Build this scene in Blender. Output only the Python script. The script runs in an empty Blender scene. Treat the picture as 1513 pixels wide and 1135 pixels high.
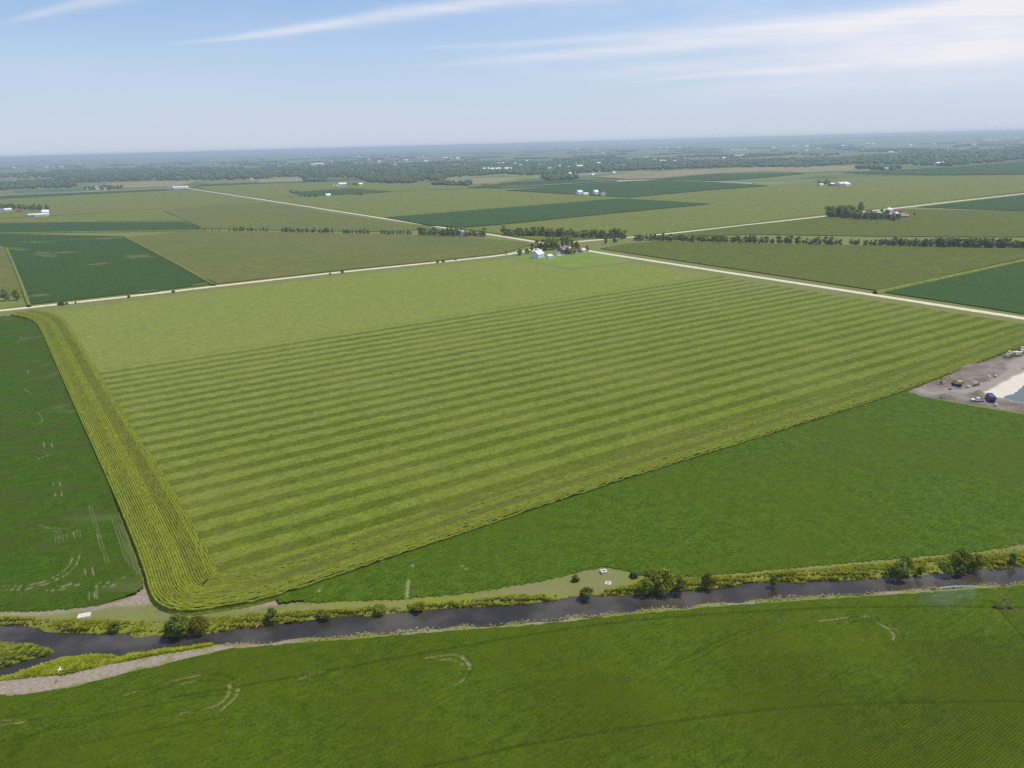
import bpy, math, random
import numpy as np
from mathutils import Matrix, Vector
from mathutils.geometry import tessellate_polygon

rad = math.radians
random.seed(7)
RNG = np.random.default_rng(11)
sc = bpy.context.scene
C = sc.collection

# ------------------------------------------------------------------ camera
CAM_H = 120.0
IMG_W, IMG_H, FOC = 1513.0, 1135.0, 1150.0
HOR_L, HOR_R = 232.5, 192.5
_roll = math.atan2(HOR_R - HOR_L, IMG_W)
_ca, _sa = math.cos(_roll), math.sin(_roll)
_d = (IMG_W / 2) * (-_sa) + (IMG_H / 2 - HOR_L) * _ca
PITCH = math.atan2(_d, FOC)
_cp, _sp = math.cos(PITCH), math.sin(PITCH)


def at(x, y, z=0.0):
    """ground survey: point at height z (metres) on the line of sight of a photograph pixel"""
    px, py = x - IMG_W / 2, y - IMG_H / 2
    u, v = px * _ca + py * _sa, -px * _sa + py * _ca
    dy, dz = FOC * _cp - v * _sp, -FOC * _sp - v * _cp
    t = (z - CAM_H) / dz
    return (u * t, dy * t)


def atz(x, y, z=0.0):
    p = at(x, y, z)
    return (p[0], p[1], z)


R0, D0, F0 = Vector((1, 0, 0)), Vector((0, -_sp, -_cp)), Vector((0, _cp, -_sp))
camx = _ca * R0 - _sa * D0
camy = -(_sa * R0 + _ca * D0)
cam = bpy.data.cameras.new("camera")
cam.sensor_width = 36.0
cam.lens = 36.0 * FOC / IMG_W
cam.clip_start, cam.clip_end = 0.5, 200000.0
cam_o = bpy.data.objects.new("camera", cam)
C.objects.link(cam_o)
m = Matrix((camx, camy, -F0)).transposed().to_4x4()
m.translation = (0, 0, CAM_H)
cam_o.matrix_world = m
sc.camera = cam_o

# ------------------------------------------------------------------ light
SUN_AZ = rad(80)      # clockwise from +Y (straight ahead), i.e. to the right of the view
SUN_EL = rad(67)
sun = bpy.data.lights.new("sun", 'SUN')
sun.energy = 3.5
sun.angle = rad(0.53)
sun.color = (1.0, 0.95, 0.87)
sun_o = bpy.data.objects.new("sun", sun)
C.objects.link(sun_o)
sd = Vector((math.sin(SUN_AZ) * math.cos(SUN_EL), math.cos(SUN_AZ) * math.cos(SUN_EL), math.sin(SUN_EL)))
sun_o.rotation_euler = sd.to_track_quat('Z', 'Y').to_euler()
sun_o.location = sd * 500

world = bpy.data.worlds.new("World")
sc.world = world
world.use_nodes = True
NT = world.node_tree
NT.nodes.clear()


class G:
    """small helper for wiring shader nodes"""

    def __init__(s, nt):
        s.nt = nt

    def n(s, t, **kw):
        nd = s.nt.nodes.new(t)
        for k, v in kw.items():
            setattr(nd, k, v)
        return nd

    def link(s, a, b):
        s.nt.links.new(a, b)

    def put(s, inp, v):
        if hasattr(v, 'is_linked') or isinstance(v, bpy.types.NodeSocket):
            s.link(v, inp)
        elif v is not None:
            if isinstance(v, (tuple, list)) and len(v) == 3 and inp.type == 'RGBA':
                v = (*v, 1)
            inp.default_value = v

    def math(s, op, a, b=None, c=None, clamp=False):
        nd = s.n('ShaderNodeMath', operation=op, use_clamp=clamp)
        s.put(nd.inputs[0], a)
        if b is not None:
            s.put(nd.inputs[1], b)
        if c is not None:
            s.put(nd.inputs[2], c)
        return nd.outputs[0]

    def vmath(s, op, a, b=None):
        nd = s.n('ShaderNodeVectorMath', operation=op)
        s.put(nd.inputs[0], a)
        if b is not None:
            s.put(nd.inputs[1], b)
        return nd.outputs['Value'] if op in ('DOT_PRODUCT', 'LENGTH') else nd.outputs[0]

    def mix(s, f, a, b, mode='MIX'):
        nd = s.n('ShaderNodeMix', data_type='RGBA', blend_type=mode)
        s.put(nd.inputs[0], f)
        s.put(nd.inputs[6], a)
        s.put(nd.inputs[7], b)
        return nd.outputs[2]

    def noise(s, vec, scale, detail=3.0, rough=0.55, dist=0.0):
        nd = s.n('ShaderNodeTexNoise')
        s.put(nd.inputs['Vector'], vec)
        nd.inputs['Scale'].default_value = scale
        nd.inputs['Detail'].default_value = detail
        nd.inputs['Roughness'].default_value = rough
        nd.inputs['Distortion'].default_value = dist
        return nd.outputs[0]

    def ramp(s, v, lo, hi, a=0.0, b=1.0):
        nd = s.n('ShaderNodeMapRange', interpolation_type='SMOOTHSTEP')
        s.put(nd.inputs[0], v)
        s.put(nd.inputs[1], lo)
        s.put(nd.inputs[2], hi)
        s.put(nd.inputs[3], a)
        s.put(nd.inputs[4], b)
        return nd.outputs[0]

    def xyz(s, x, y, z=0.0):
        nd = s.n('ShaderNodeCombineXYZ')
        s.put(nd.inputs[0], x)
        s.put(nd.inputs[1], y)
        s.put(nd.inputs[2], z)
        return nd.outputs[0]

    def sep(s, v):
        nd = s.n('ShaderNodeSeparateXYZ')
        s.put(nd.inputs[0], v)
        return nd.outputs


SKY_STRENGTH = 0.105
w = G(NT)
sky = w.n('ShaderNodeTexSky', sky_type='NISHITA')
sky.sun_disc = False
sky.sun_elevation = SUN_EL
sky.sun_rotation = SUN_AZ
sky.altitude = 300
sky.air_density = 1.0
sky.dust_density = 0.35
sky.ozone_density = 2.2
dirv = w.n('ShaderNodeTexCoord').outputs['Generated']
dx, dy, dz = w.sep(dirv)
az = w.math('ARCTAN2', dx, dy)
el = w.math('ARCSINE', dz)
zc = w.math('MAXIMUM', dz, 0.02)
plane = w.xyz(w.math('DIVIDE', dx, zc), w.math('DIVIDE', dy, zc), 0)


def sky_dir(x, y):
    px, py = x - IMG_W / 2, y - IMG_H / 2
    u, v = px * _ca + py * _sa, -px * _sa + py * _ca
    d = Vector((u, FOC * _cp - v * _sp, -FOC * _sp - v * _cp)).normalized()
    return math.atan2(d.x, d.y), math.asin(d.z)


# wispy cirrus: thin streaks in the upper sky, broken up by stretched noise
wob = w.noise(w.xyz(w.math('MULTIPLY', az, 5.0), w.math('MULTIPLY', el, 22.0)), 1.0, 4, 0.6)
fine = w.noise(w.xyz(w.math('ADD', w.math('MULTIPLY', az, 9.0), w.math('MULTIPLY', el, 40.0)), w.math('MULTIPLY', el, 95.0)), 1.0, 5, 0.65)
wobo = w.math('MULTIPLY', w.math('SUBTRACT', wob, 0.5), 0.010)


def streak(p0, p1, wid0, wid1, dens, soft=1.0):
    a0, e0 = sky_dir(*p0)
    a1, e1 = sky_dir(*p1)
    L = math.hypot(a1 - a0, e1 - e0)
    tx, ty = (a1 - a0) / L, (e1 - e0) / L
    s_ = w.math('ADD', w.math('MULTIPLY', w.math('SUBTRACT', az, a0), tx), w.math('MULTIPLY', w.math('SUBTRACT', el, e0), ty))
    t_ = w.math('ADD', w.math('MULTIPLY', w.math('SUBTRACT', az, a0), -ty), w.math('MULTIPLY', w.math('SUBTRACT', el, e0), tx))
    t_ = w.math('ADD', t_, w.math('MULTIPLY', wobo, soft))
    sn = w.math('DIVIDE', s_, L)
    wd = w.math('MAXIMUM', w.math('ADD', wid0, w.math('MULTIPLY', sn, wid1 - wid0)), 0.0008)
    q = w.math('DIVIDE', t_, wd)
    g = w.math('EXPONENT', w.math('MULTIPLY', w.math('MULTIPLY', q, q), -1.0))
    ends = w.ramp(sn, -0.12, 0.35)
    return w.math('MULTIPLY', w.math('MULTIPLY', g, ends), dens)


masks = [
    streak((250, 66), (770, -8), 0.0015, 0.0105, 0.66),
    streak((5, 34), (190, -12), 0.002, 0.008, 0.45),
    streak((640, 97), (1560, -4), 0.003, 0.016, 0.55),
    streak((600, 72), (1400, 12), 0.002, 0.010, 0.36),
    streak((820, 116), (1600, 40), 0.004, 0.024, 0.42),
    streak((930, 122), (1230, 98), 0.002, 0.005, 0.40),
    streak((980, 140), (1700, 78), 0.008, 0.034, 0.36),
    streak((1050, 60), (1800, -10), 0.010, 0.030, 0.30),
    streak((700, -40), (1700, -90), 0.02, 0.04, 0.45),
    streak((-700, 40), (-100, -80), 0.006, 0.02, 0.5),
]
cm = masks[0]
for k in masks[1:]:
    cm = w.math('ADD', cm, k)
brk = w.ramp(fine, 0.25, 0.75, 0.55, 1.05)
cm = w.math('MULTIPLY', cm, brk)
veil = w.math('MULTIPLY', w.ramp(w.noise(w.xyz(w.math('MULTIPLY', az, 2.2), w.math('MULTIPLY', el, 9.0)), 1.0, 4, 0.6), 0.42, 0.75), w.math('MULTIPLY', w.ramp(az, -0.25, 0.5, 0.08, 0.62), w.ramp(el, 0.01, 0.1)))
cm = w.math('ADD', cm, veil, clamp=True)
skyc = w.mix(1.0, sky.outputs[0], (0.80, 1.06, 1.30), 'MULTIPLY')
# low summer haze seen edge-on: the lowest degrees of the sky lose their colour
hz = w.ramp(el, -0.02, 0.27, 0.9, 0.0)
skyp = w.mix(hz, skyc, (5.75, 6.3, 7.6))
skyfin = w.mix(cm, skyp, (8.3, 8.2, 8.7))
bg = w.n('ShaderNodeBackground')
w.link(skyfin, bg.inputs[0])
bg.inputs[1].default_value = SKY_STRENGTH
outw = w.n('ShaderNodeOutputWorld')
w.link(bg.outputs[0], outw.inputs[0])

sc.view_settings.view_transform = 'Standard'
sc.view_settings.look = 'None'
sc.view_settings.exposure = 0.0
sc.view_settings.gamma = 1.0
sc.view_settings.use_curve_mapping = False
sc.render.engine = 'CYCLES'
cy = sc.cycles
cy.max_bounces = 6
cy.diffuse_bounces = 2
cy.glossy_bounces = 2
cy.transparent_max_bounces = 6
cy.transmission_bounces = 2
cy.volume_bounces = 1
cy.use_denoising = False
cy.denoising_prefilter = 'ACCURATE'
cy.sample_clamp_indirect = 4.0
cy.use_adaptive_sampling = False

# ------------------------------------------------------------------ helpers
ROW = rad(32.3)                       # planting direction of the section
RC, RS = math.cos(ROW), math.sin(ROW)
ROWP = 0.77


def to_uv(x, y):
    return x * RC + y * RS, -x * RS + y * RC


def from_uv(u, v):
    return u * RC - v * RS, u * RS + v * RC


def mesh_obj(name, V, F, mat=None, parent=None, attrs=None, smooth=False):
    me = bpy.data.meshes.new(name)
    V = np.asarray(V, dtype=np.float32).reshape(-1, 3)
    if isinstance(F, np.ndarray):
        k = F.shape[1]
        nf = F.shape[0]
        me.vertices.add(len(V))
        me.vertices.foreach_set('co', V.ravel())
        me.loops.add(nf * k)
        me.loops.foreach_set('vertex_index', F.astype(np.int32).ravel())
        me.polygons.add(nf)
        me.polygons.foreach_set('loop_start', np.arange(0, nf * k, k, dtype=np.int32))
        if smooth:
            me.polygons.foreach_set('use_smooth', np.ones(nf, dtype=bool))
    else:
        me.from_pydata([tuple(v) for v in V], [], F)
        if smooth:
            for p in me.polygons:
                p.use_smooth = True
    if attrs:
        for k, a in attrs.items():
            at_ = me.attributes.new(k, 'FLOAT', 'POINT')
            at_.data.foreach_set('value', np.asarray(a, dtype=np.float32))
    me.update(calc_edges=True)
    if mat:
        me.materials.append(mat)
    o = bpy.data.objects.new(name, me)
    C.objects.link(o)
    if parent is not None:
        o.parent = parent
    return o


def tag(o, label=None, cat=None, group=None, kind=None):
    if label:
        o['label'] = label
    if cat:
        o['category'] = cat
    if group:
        o['group'] = group
    if kind:
        o['kind'] = kind
    return o


def empty(name, loc, rz=0.0):
    o = bpy.data.objects.new(name, None)
    C.objects.link(o)
    o.location = loc
    o.rotation_euler = (0, 0, rz)
    o.empty_display_size = 0.5
    return o


class MB:
    """collects simple shapes into one mesh"""

    def __init__(s):
        s.v, s.f = [], []

    def add(s, vs, fs):
        b = len(s.v)
        s.v += [tuple(v) for v in vs]
        s.f += [tuple(i + b for i in f) for f in fs]
        return s

    def box(s, x0, x1, y0, y1, z0, z1, taper=0.0):
        t = taper
        vs = [(x0, y0, z0), (x1, y0, z0), (x1, y1, z0), (x0, y1, z0),
              (x0 + t, y0 + t, z1), (x1 - t, y0 + t, z1), (x1 - t, y1 - t, z1), (x0 + t, y1 - t, z1)]
        return s.add(vs, [(3, 2, 1, 0), (4, 5, 6, 7), (0, 1, 5, 4), (1, 2, 6, 5), (2, 3, 7, 6), (3, 0, 4, 7)])

    def bar(s, p, q, r, n=6, r2=None):
        p, q = Vector(p), Vector(q)
        d = (q - p).normalized()
        a = d.cross(Vector((0, 0, 1)))
        if a.length < 1e-3:
            a = Vector((1, 0, 0))
        a.normalize()
        b = d.cross(a)
        r2 = r if r2 is None else r2
        vs = []
        for k in range(n):
            t = 2 * math.pi * k / n
            vs.append(p + (a * math.cos(t) + b * math.sin(t)) * r)
        for k in range(n):
            t = 2 * math.pi * k / n
            vs.append(q + (a * math.cos(t) + b * math.sin(t)) * r2)
        fs = [(k, (k + 1) % n, n + (k + 1) % n, n + k) for k in range(n)]
        fs += [tuple(range(n - 1, -1, -1)), tuple(range(n, 2 * n))]
        return s.add(vs, fs)

    def prism(s, prof, y0, y1):
        """profile in x,z extruded along y"""
        n = len(prof)
        vs = [(x, y0, z) for x, z in prof] + [(x, y1, z) for x, z in prof]
        fs = [(k, (k + 1) % n, n + (k + 1) % n, n + k) for k in range(n)]
        fs += [tuple(range(n - 1, -1, -1)), tuple(range(n, 2 * n))]
        return s.add(vs, fs)

    def wheel(s, c, r, wd, n=12, axis='y'):
        vs = []
        for sgn in (-1, 1):
            for k in range(n):
                t = 2 * math.pi * k / n
                if axis == 'y':
                    vs.append((c[0] + r * math.cos(t), c[1] + sgn * wd / 2, c[2] + r * math.sin(t)))
                else:
                    vs.append((c[0] + sgn * wd / 2, c[1] + r * math.cos(t), c[2] + r * math.sin(t)))
        fs = [(k, (k + 1) % n, n + (k + 1) % n, n + k) for k in range(n)]
        fs += [tuple(range(n - 1, -1, -1)), tuple(range(n, 2 * n))]
        return s.add(vs, fs)

    def build(s, name, mat, parent=None):
        return mesh_obj(name, np.array(s.v), s.f, mat, parent)


def inside(poly, X, Y):
    poly = np.asarray(poly)
    n = len(poly)
    r = np.zeros(X.shape, bool)
    j = n - 1
    for i in range(n):
        xi, yi = poly[i]
        xj, yj = poly[j]
        c = ((yi > Y) != (yj > Y)) & (X < (xj - xi) * (Y - yi) / (yj - yi + 1e-12) + xi)
        r ^= c
        j = i
    return r


def line_dist(line, X, Y, closed=False):
    line = np.asarray(line)
    best = np.full(X.shape, 1e9)
    n = len(line)
    for i in range(n if closed else n - 1):
        ax, ay = line[i]
        bx, by = line[(i + 1) % n]
        ex, ey = bx - ax, by - ay
        L = ex * ex + ey * ey + 1e-12
        t = np.clip(((X - ax) * ex + (Y - ay) * ey) / L, 0, 1)
        d = (X - ax - t * ex) ** 2 + (Y - ay - t * ey) ** 2
        np.minimum(best, d, out=best)
    return np.sqrt(best)


def sdist(poly, X, Y):
    d = line_dist(poly, X, Y, True)
    return np.where(inside(poly, X, Y), -d, d)


def sstep(x, a, b):
    t = np.clip((x - a) / (b - a), 0, 1)
    return t * t * (3 - 2 * t)


def vnoise(X, Y, scale, seed=0):
    """value noise in numpy"""
    r = np.random.default_rng(seed).random((256, 256))
    x, y = X / scale, Y / scale
    xi, yi = np.floor(x).astype(int), np.floor(y).astype(int)
    fx, fy = x - xi, y - yi
    fx, fy = fx * fx * (3 - 2 * fx), fy * fy * (3 - 2 * fy)
    g = lambda a, b: r[a % 256, b % 256]
    return (g(xi, yi) * (1 - fx) + g(xi + 1, yi) * fx) * (1 - fy) + (g(xi, yi + 1) * (1 - fx) + g(xi + 1, yi + 1) * fx) * fy


def smooth_line(pts, step=3.0, it=3):
    """rounded polyline with even spacing"""
    p = np.asarray(pts, float)
    for _ in range(it):
        q = [p[0]]
        for a, b in zip(p[:-1], p[1:]):
            q += [a * .75 + b * .25, a * .25 + b * .75]
        q.append(p[-1])
        p = np.array(q)
    seg = np.hypot(*np.diff(p, axis=0).T)
    s = np.concatenate([[0], np.cumsum(seg)])
    n = max(2, int(s[-1] / step) + 1)
    t = np.linspace(0, s[-1], n)
    return np.column_stack([np.interp(t, s, p[:, 0]), np.interp(t, s, p[:, 1])])


def P(pts, z=0.0):
    return [at(x, y, z) for x, y in pts]


# ------------------------------------------------------------------ materials
def new_mat(name):
    mt = bpy.data.materials.new(name)
    mt.use_nodes = True
    nt = mt.node_tree
    nt.nodes.clear()
    g = G(nt)
    out = g.n('ShaderNodeOutputMaterial')
    bs = g.n('ShaderNodeBsdfPrincipled')
    g.link(bs.outputs[0], out.inputs[0])
    bs.inputs['Roughness'].default_value = 0.85
    bs.inputs['Specular IOR Level'].default_value = 0.15
    return mt, g, bs, out


def plain(name, col, rough=0.7, spec=0.3, metal=0.0, var=0.12, scale=0.6):
    mt, g, bs, out = new_mat(name)
    pos = g.n('ShaderNodeTexCoord').outputs['Object']
    nz = g.noise(pos, scale, 4)
    lo = tuple(c * (1 - var * 1.5) for c in col)
    hi = tuple(min(1, c * (1 + var)) for c in col)
    g.put(bs.inputs['Base Color'], g.mix(g.ramp(nz, .3, .7), lo, hi))
    bs.inputs['Roughness'].default_value = rough
    bs.inputs['Specular IOR Level'].default_value = spec
    bs.inputs['Metallic'].default_value = metal
    return mt


def geo_pos(g):
    return g.n('ShaderNodeNewGeometry').outputs['Position']


def row_coords(g, ang=ROW):
    """world position turned to (along row, across row)"""
    p = geo_pos(g)
    u = g.vmath('DOT_PRODUCT', p, (math.cos(ang), math.sin(ang), 0))
    v = g.vmath('DOT_PRODUCT', p, (-math.sin(ang), math.cos(ang), 0))
    return p, u, v


def crop_mat(name, a, b, c=None, patch=40.0, fine=1.3, streakl=12.0, bare=None, rowamp=0.0, rough=0.75, ang=ROW, contrast=1.0, bump=0.0, stripe=None, rowcol=None, second=None, near=None, cmix=.75):
    """crop canopy: leaf colours a..b in clumps, c in wide weak patches, faint streaks along the rows"""
    mt, g, bs, out = new_mat(name)
    p, u, v = row_coords(g, ang)
    st = g.noise(g.xyz(g.math('DIVIDE', u, streakl), g.math('DIVIDE', v, 0.9)), 1.0, 3, .6)
    fn = g.noise(p, 1.0 / fine, 3, .65)
    lg = g.noise(p, 1.0 / patch, 4, .55)
    md = g.noise(p, 0.22 / fine, 3, .6)
    f = g.math('ADD', g.math('MULTIPLY', g.math('SUBTRACT', fn, .5), 2.6 * contrast), g.math('MULTIPLY', g.math('SUBTRACT', st, .5), 1.5 * contrast))
    f = g.math('ADD', f, g.math('MULTIPLY', g.math('SUBTRACT', md, .5), 1.2 * contrast))
    f = g.math('ADD', f, 0.45, clamp=True)
    col = g.mix(f, a, b)
    if second:
        col = g.mix(g.n('ShaderNodeAttribute', attribute_name=second[0]).outputs['Fac'], col, g.mix(f, second[1], second[2]))
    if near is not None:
        # row-gap shade, seen more steeply toward the river end, painted as darker leaf colour
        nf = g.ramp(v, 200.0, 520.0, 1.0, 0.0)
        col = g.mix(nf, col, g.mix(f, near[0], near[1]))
    if stripe:
        # planter passes: light and dark from leaning tassels, painted into the colour of alternate passes
        period, phase, sa, sb, vmax, soft = stripe
        ww = g.math('MULTIPLY', g.math('SUBTRACT', g.noise(g.xyz(g.math('DIVIDE', u, 30.0), g.math('DIVIDE', v, 6.0)), 1.0, 3), .5), 1.5)
        vv = g.math('ADD', v, ww)
        ph = g.math('FRACT', g.math('DIVIDE', g.math('SUBTRACT', vv, phase), period))
        tri = g.math('ABSOLUTE', g.math('SUBTRACT', ph, .5))          # 0 middle of light pass .. .5 middle of dark pass
        s = g.ramp(tri, 0.20, 0.34)
        amp = g.ramp(g.noise(g.xyz(g.math('DIVIDE', u, 120.0), g.math('DIVIDE', v, 14.0)), 1.0, 2), .25, .75, .86, 1.0)
        lim = g.ramp(v, vmax - soft, vmax + soft, 1.0, 0.0)
        s = g.math('MULTIPLY', g.math('MULTIPLY', s, amp), lim)
        dark = g.mix(f, sa, sb)
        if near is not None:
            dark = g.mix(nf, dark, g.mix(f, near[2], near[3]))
        col = g.mix(s, col, dark)
    if c is not None:
        col = g.mix(g.math('MULTIPLY', g.ramp(lg, .42, .72), cmix), col, c)
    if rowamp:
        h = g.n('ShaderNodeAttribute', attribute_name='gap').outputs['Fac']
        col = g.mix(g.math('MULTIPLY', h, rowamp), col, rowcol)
    if bare is not None:
        br = g.n('ShaderNodeAttribute', attribute_name='bare').outputs['Fac']
        nb = g.noise(p, 1.6, 3)
        col = g.mix(g.math('MULTIPLY', br, g.ramp(nb, .2, .6, .45, 1.0)), col, bare)
    g.put(bs.inputs['Base Color'], col)
    bs.inputs['Roughness'].default_value = rough
    bs.inputs['Specular IOR Level'].default_value = 0.03
    if bump:
        bp = g.n('ShaderNodeBump')
        bp.inputs['Strength'].default_value = 1.0
        bp.inputs['Distance'].default_value = bump
        g.link(g.noise(p, 1.0 / fine, 3, .7), bp.inputs['Height'])
        g.link(bp.outputs[0], bs.inputs['Normal'])
    return mt


def leaf_mat(name, a, b, transl=0.35, scale=0.35):
    mt, g, bs, out = new_mat(name)
    p = geo_pos(g)
    oi = g.n('ShaderNodeObjectInfo').outputs['Random']
    nz = g.noise(p, scale, 3, .7)
    col = g.mix(g.ramp(nz, .3, .7), a, b)
    hsv = g.n('ShaderNodeHueSaturation')
    g.put(hsv.inputs['Hue'], g.math('ADD', 0.485, g.math('MULTIPLY', oi, 0.03)))
    g.put(hsv.inputs['Value'], g.math('ADD', 0.78, g.math('MULTIPLY', oi, 0.5)))
    g.link(col, hsv.inputs['Color'])
    g.link(hsv.outputs[0], bs.inputs['Base Color'])
    bs.inputs['Roughness'].default_value = 0.65
    tr = g.n('ShaderNodeBsdfTranslucent')
    g.link(hsv.outputs[0], tr.inputs[0])
    mx = g.n('ShaderNodeMixShader')
    mx.inputs[0].default_value = transl
    g.link(bs.outputs[0], mx.inputs[1])
    g.link(tr.outputs[0], mx.inputs[2])
    g.link(mx.outputs[0], out.inputs[0])
    return mt


SOIL = (0.30, 0.235, 0.17)
STRAW = (0.33, 0.28, 0.15)
M = {}
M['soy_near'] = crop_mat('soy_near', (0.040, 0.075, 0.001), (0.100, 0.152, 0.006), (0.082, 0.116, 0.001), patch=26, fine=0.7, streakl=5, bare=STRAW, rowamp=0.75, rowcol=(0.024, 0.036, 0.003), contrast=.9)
M['soy_left'] = crop_mat('soy_left', (0.030, 0.066, 0.001), (0.068, 0.122, 0.006), (0.062, 0.076, 0.010), patch=17, fine=0.9, streakl=8, bare=(0.36, 0.30, 0.18))
M['soy_mid'] = crop_mat('soy_mid', (0.036, 0.076, 0.001), (0.090, 0.148, 0.010), (0.070, 0.100, 0.002), patch=60, fine=0.8, streakl=4, bare=STRAW, contrast=1.1, bump=.15)
M['soy_far'] = crop_mat('soy_far', (0.030, 0.066, 0.008), (0.052, 0.098, 0.016), (0.044, 0.086, 0.010), patch=120, fine=5, streakl=40)
M['soy_patchy'] = crop_mat('soy_patchy', (0.030, 0.064, 0.006), (0.054, 0.098, 0.014), (0.040, 0.080, 0.010), patch=120, fine=4, streakl=40)
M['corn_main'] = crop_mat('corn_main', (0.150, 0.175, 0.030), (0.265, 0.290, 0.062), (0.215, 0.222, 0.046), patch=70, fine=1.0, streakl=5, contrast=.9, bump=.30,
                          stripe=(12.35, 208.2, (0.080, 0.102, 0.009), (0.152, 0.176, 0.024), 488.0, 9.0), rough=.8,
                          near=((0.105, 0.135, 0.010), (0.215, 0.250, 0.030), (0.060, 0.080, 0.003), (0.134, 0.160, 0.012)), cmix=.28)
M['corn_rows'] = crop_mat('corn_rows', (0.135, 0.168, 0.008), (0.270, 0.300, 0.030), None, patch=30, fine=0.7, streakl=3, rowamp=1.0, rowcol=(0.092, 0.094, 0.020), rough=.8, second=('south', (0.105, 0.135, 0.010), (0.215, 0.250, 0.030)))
M['corn_far'] = crop_mat('corn_far', (0.118, 0.136, 0.020), (0.195, 0.208, 0.036), (0.150, 0.176, 0.026), patch=260, fine=6, streakl=60, contrast=.9)
M['corn_olive'] = crop_mat('corn_olive', (0.110, 0.116, 0.022), (0.180, 0.180, 0.038), (0.116, 0.134, 0.026), patch=150, fine=4, streakl=50, contrast=.9)
M['corn_green'] = crop_mat('corn_green', (0.074, 0.094, 0.009), (0.136, 0.154, 0.020), (0.112, 0.118, 0.014), patch=130, fine=3.5, streakl=50, contrast=.9)
M['wheat'] = crop_mat('wheat', (0.22, 0.195, 0.085), (0.31, 0.265, 0.125), (0.20, 0.195, 0.07), patch=200, fine=12, streakl=80)
M['pasture'] = crop_mat('pasture', (0.12, 0.16, 0.026), (0.22, 0.25, 0.05), (0.17, 0.19, 0.04), patch=50, fine=4, streakl=10)
M['weedy'] = crop_mat('weedy', (0.085, 0.115, 0.020), (0.160, 0.180, 0.040), None, fine=3, streakl=10)
M['lawn'] = crop_mat('lawn', (0.130, 0.205, 0.022), (0.200, 0.285, 0.042), (0.22, 0.26, 0.055), patch=25, fine=3, streakl=6, contrast=.7)

# ground: rough verge grass close by, a patchwork of distant fields further out
mt, g, bs, out = new_mat('ground')
p, u, v = row_coords(g)
n1 = g.noise(p, 0.9, 4, .65)
n2 = g.noise(p, 0.09, 4, .6)
verge = g.mix(g.ramp(n1, .3, .7), (0.115, 0.135, 0.026), (0.225, 0.235, 0.050))
verge = g.mix(g.ramp(n2, .45, .7), verge, (0.205, 0.185, 0.070))
lush = g.n('ShaderNodeAttribute', attribute_name='lush').outputs['Fac']
verge = g.mix(g.math('MULTIPLY', lush, g.ramp(n1, .15, .6, .5, 1)), verge, (0.205, 0.232, 0.018))
mown = g.n('ShaderNodeAttribute', attribute_name='mown').outputs['Fac']
verge = g.mix(g.math('MULTIPLY', mown, .8), verge, g.mix(g.ramp(n2, .35, .65), (0.190, 0.200, 0.060), (0.215, 0.185, 0.085)))
soil_a = g.n('ShaderNodeAttribute', attribute_name='soil').outputs['Fac']
soilc = g.mix(g.ramp(n1, .3, .7), (0.25, 0.195, 0.14), (0.37, 0.30, 0.225))
verge = g.mix(soil_a, verge, soilc)
bed = g.n('ShaderNodeAttribute', attribute_name='bed').outputs['Fac']
verge = g.mix(bed, verge, (0.10, 0.075, 0.04))
vor = g.n('ShaderNodeTexVoronoi', distance='CHEBYCHEV')
vor.inputs['Scale'].default_value = 1.0
vor.inputs['Randomness'].default_value = 0.75
g.link(g.xyz(g.math('DIVIDE', u, 700.0), g.math('DIVIDE', v, 460.0)), vor.inputs['Vector'])
pc = g.sep(vor.outputs['Color'])[0]
cr = g.n('ShaderNodeValToRGB')
cr.color_ramp.interpolation = 'CONSTANT'
cols = [(0, (0.17, 0.19, 0.05)), (.22, (0.045, 0.10, 0.022)), (.40, (0.13, 0.165, 0.04)), (.60, (0.24, 0.225, 0.095)), (.70, (0.055, 0.115, 0.028)), (.85, (0.20, 0.21, 0.06))]
while len(cr.color_ramp.elements) < len(cols):
    cr.color_ramp.elements.new(0.5)
for e, (pp, cc) in zip(cr.color_ramp.elements, cols):
    e.position = pp
    e.color = (*cc, 1)
g.link(pc, cr.inputs[0])
farc = g.mix(g.ramp(g.noise(p, 0.004, 4), .35, .65), cr.outputs[0], (0.12, 0.15, 0.04))
dist = g.vmath('LENGTH', p)
g.put(bs.inputs['Base Color'], g.mix(g.ramp(dist, 1500.0, 2100.0), verge, farc))
M['ground'] = mt

mt, g, bs, out = new_mat('gravel_road')
p = geo_pos(g)
gc = g.mix(g.ramp(g.noise(p, .35, 4), .3, .7), (0.60, 0.53, 0.36), (0.76, 0.68, 0.48))
edge = g.n('ShaderNodeAttribute', attribute_name='edge').outputs['Fac']
gc = g.mix(g.ramp(g.math('ADD', edge, g.math('MULTIPLY', g.math('SUBTRACT', g.noise(p, .25, 3), .5), .5)), .72, .92), gc, (0.20, 0.21, 0.07))
g.put(bs.inputs['Base Color'], gc)
M['gravel_road'] = mt
M['far_road'] = plain('far_road', (0.50, 0.48, 0.38), .9, .1, scale=.01)
M['verge_strip'] = crop_mat('verge_strip', (0.13, 0.17, 0.024), (0.22, 0.25, 0.045), None, fine=3, streakl=20)

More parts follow.
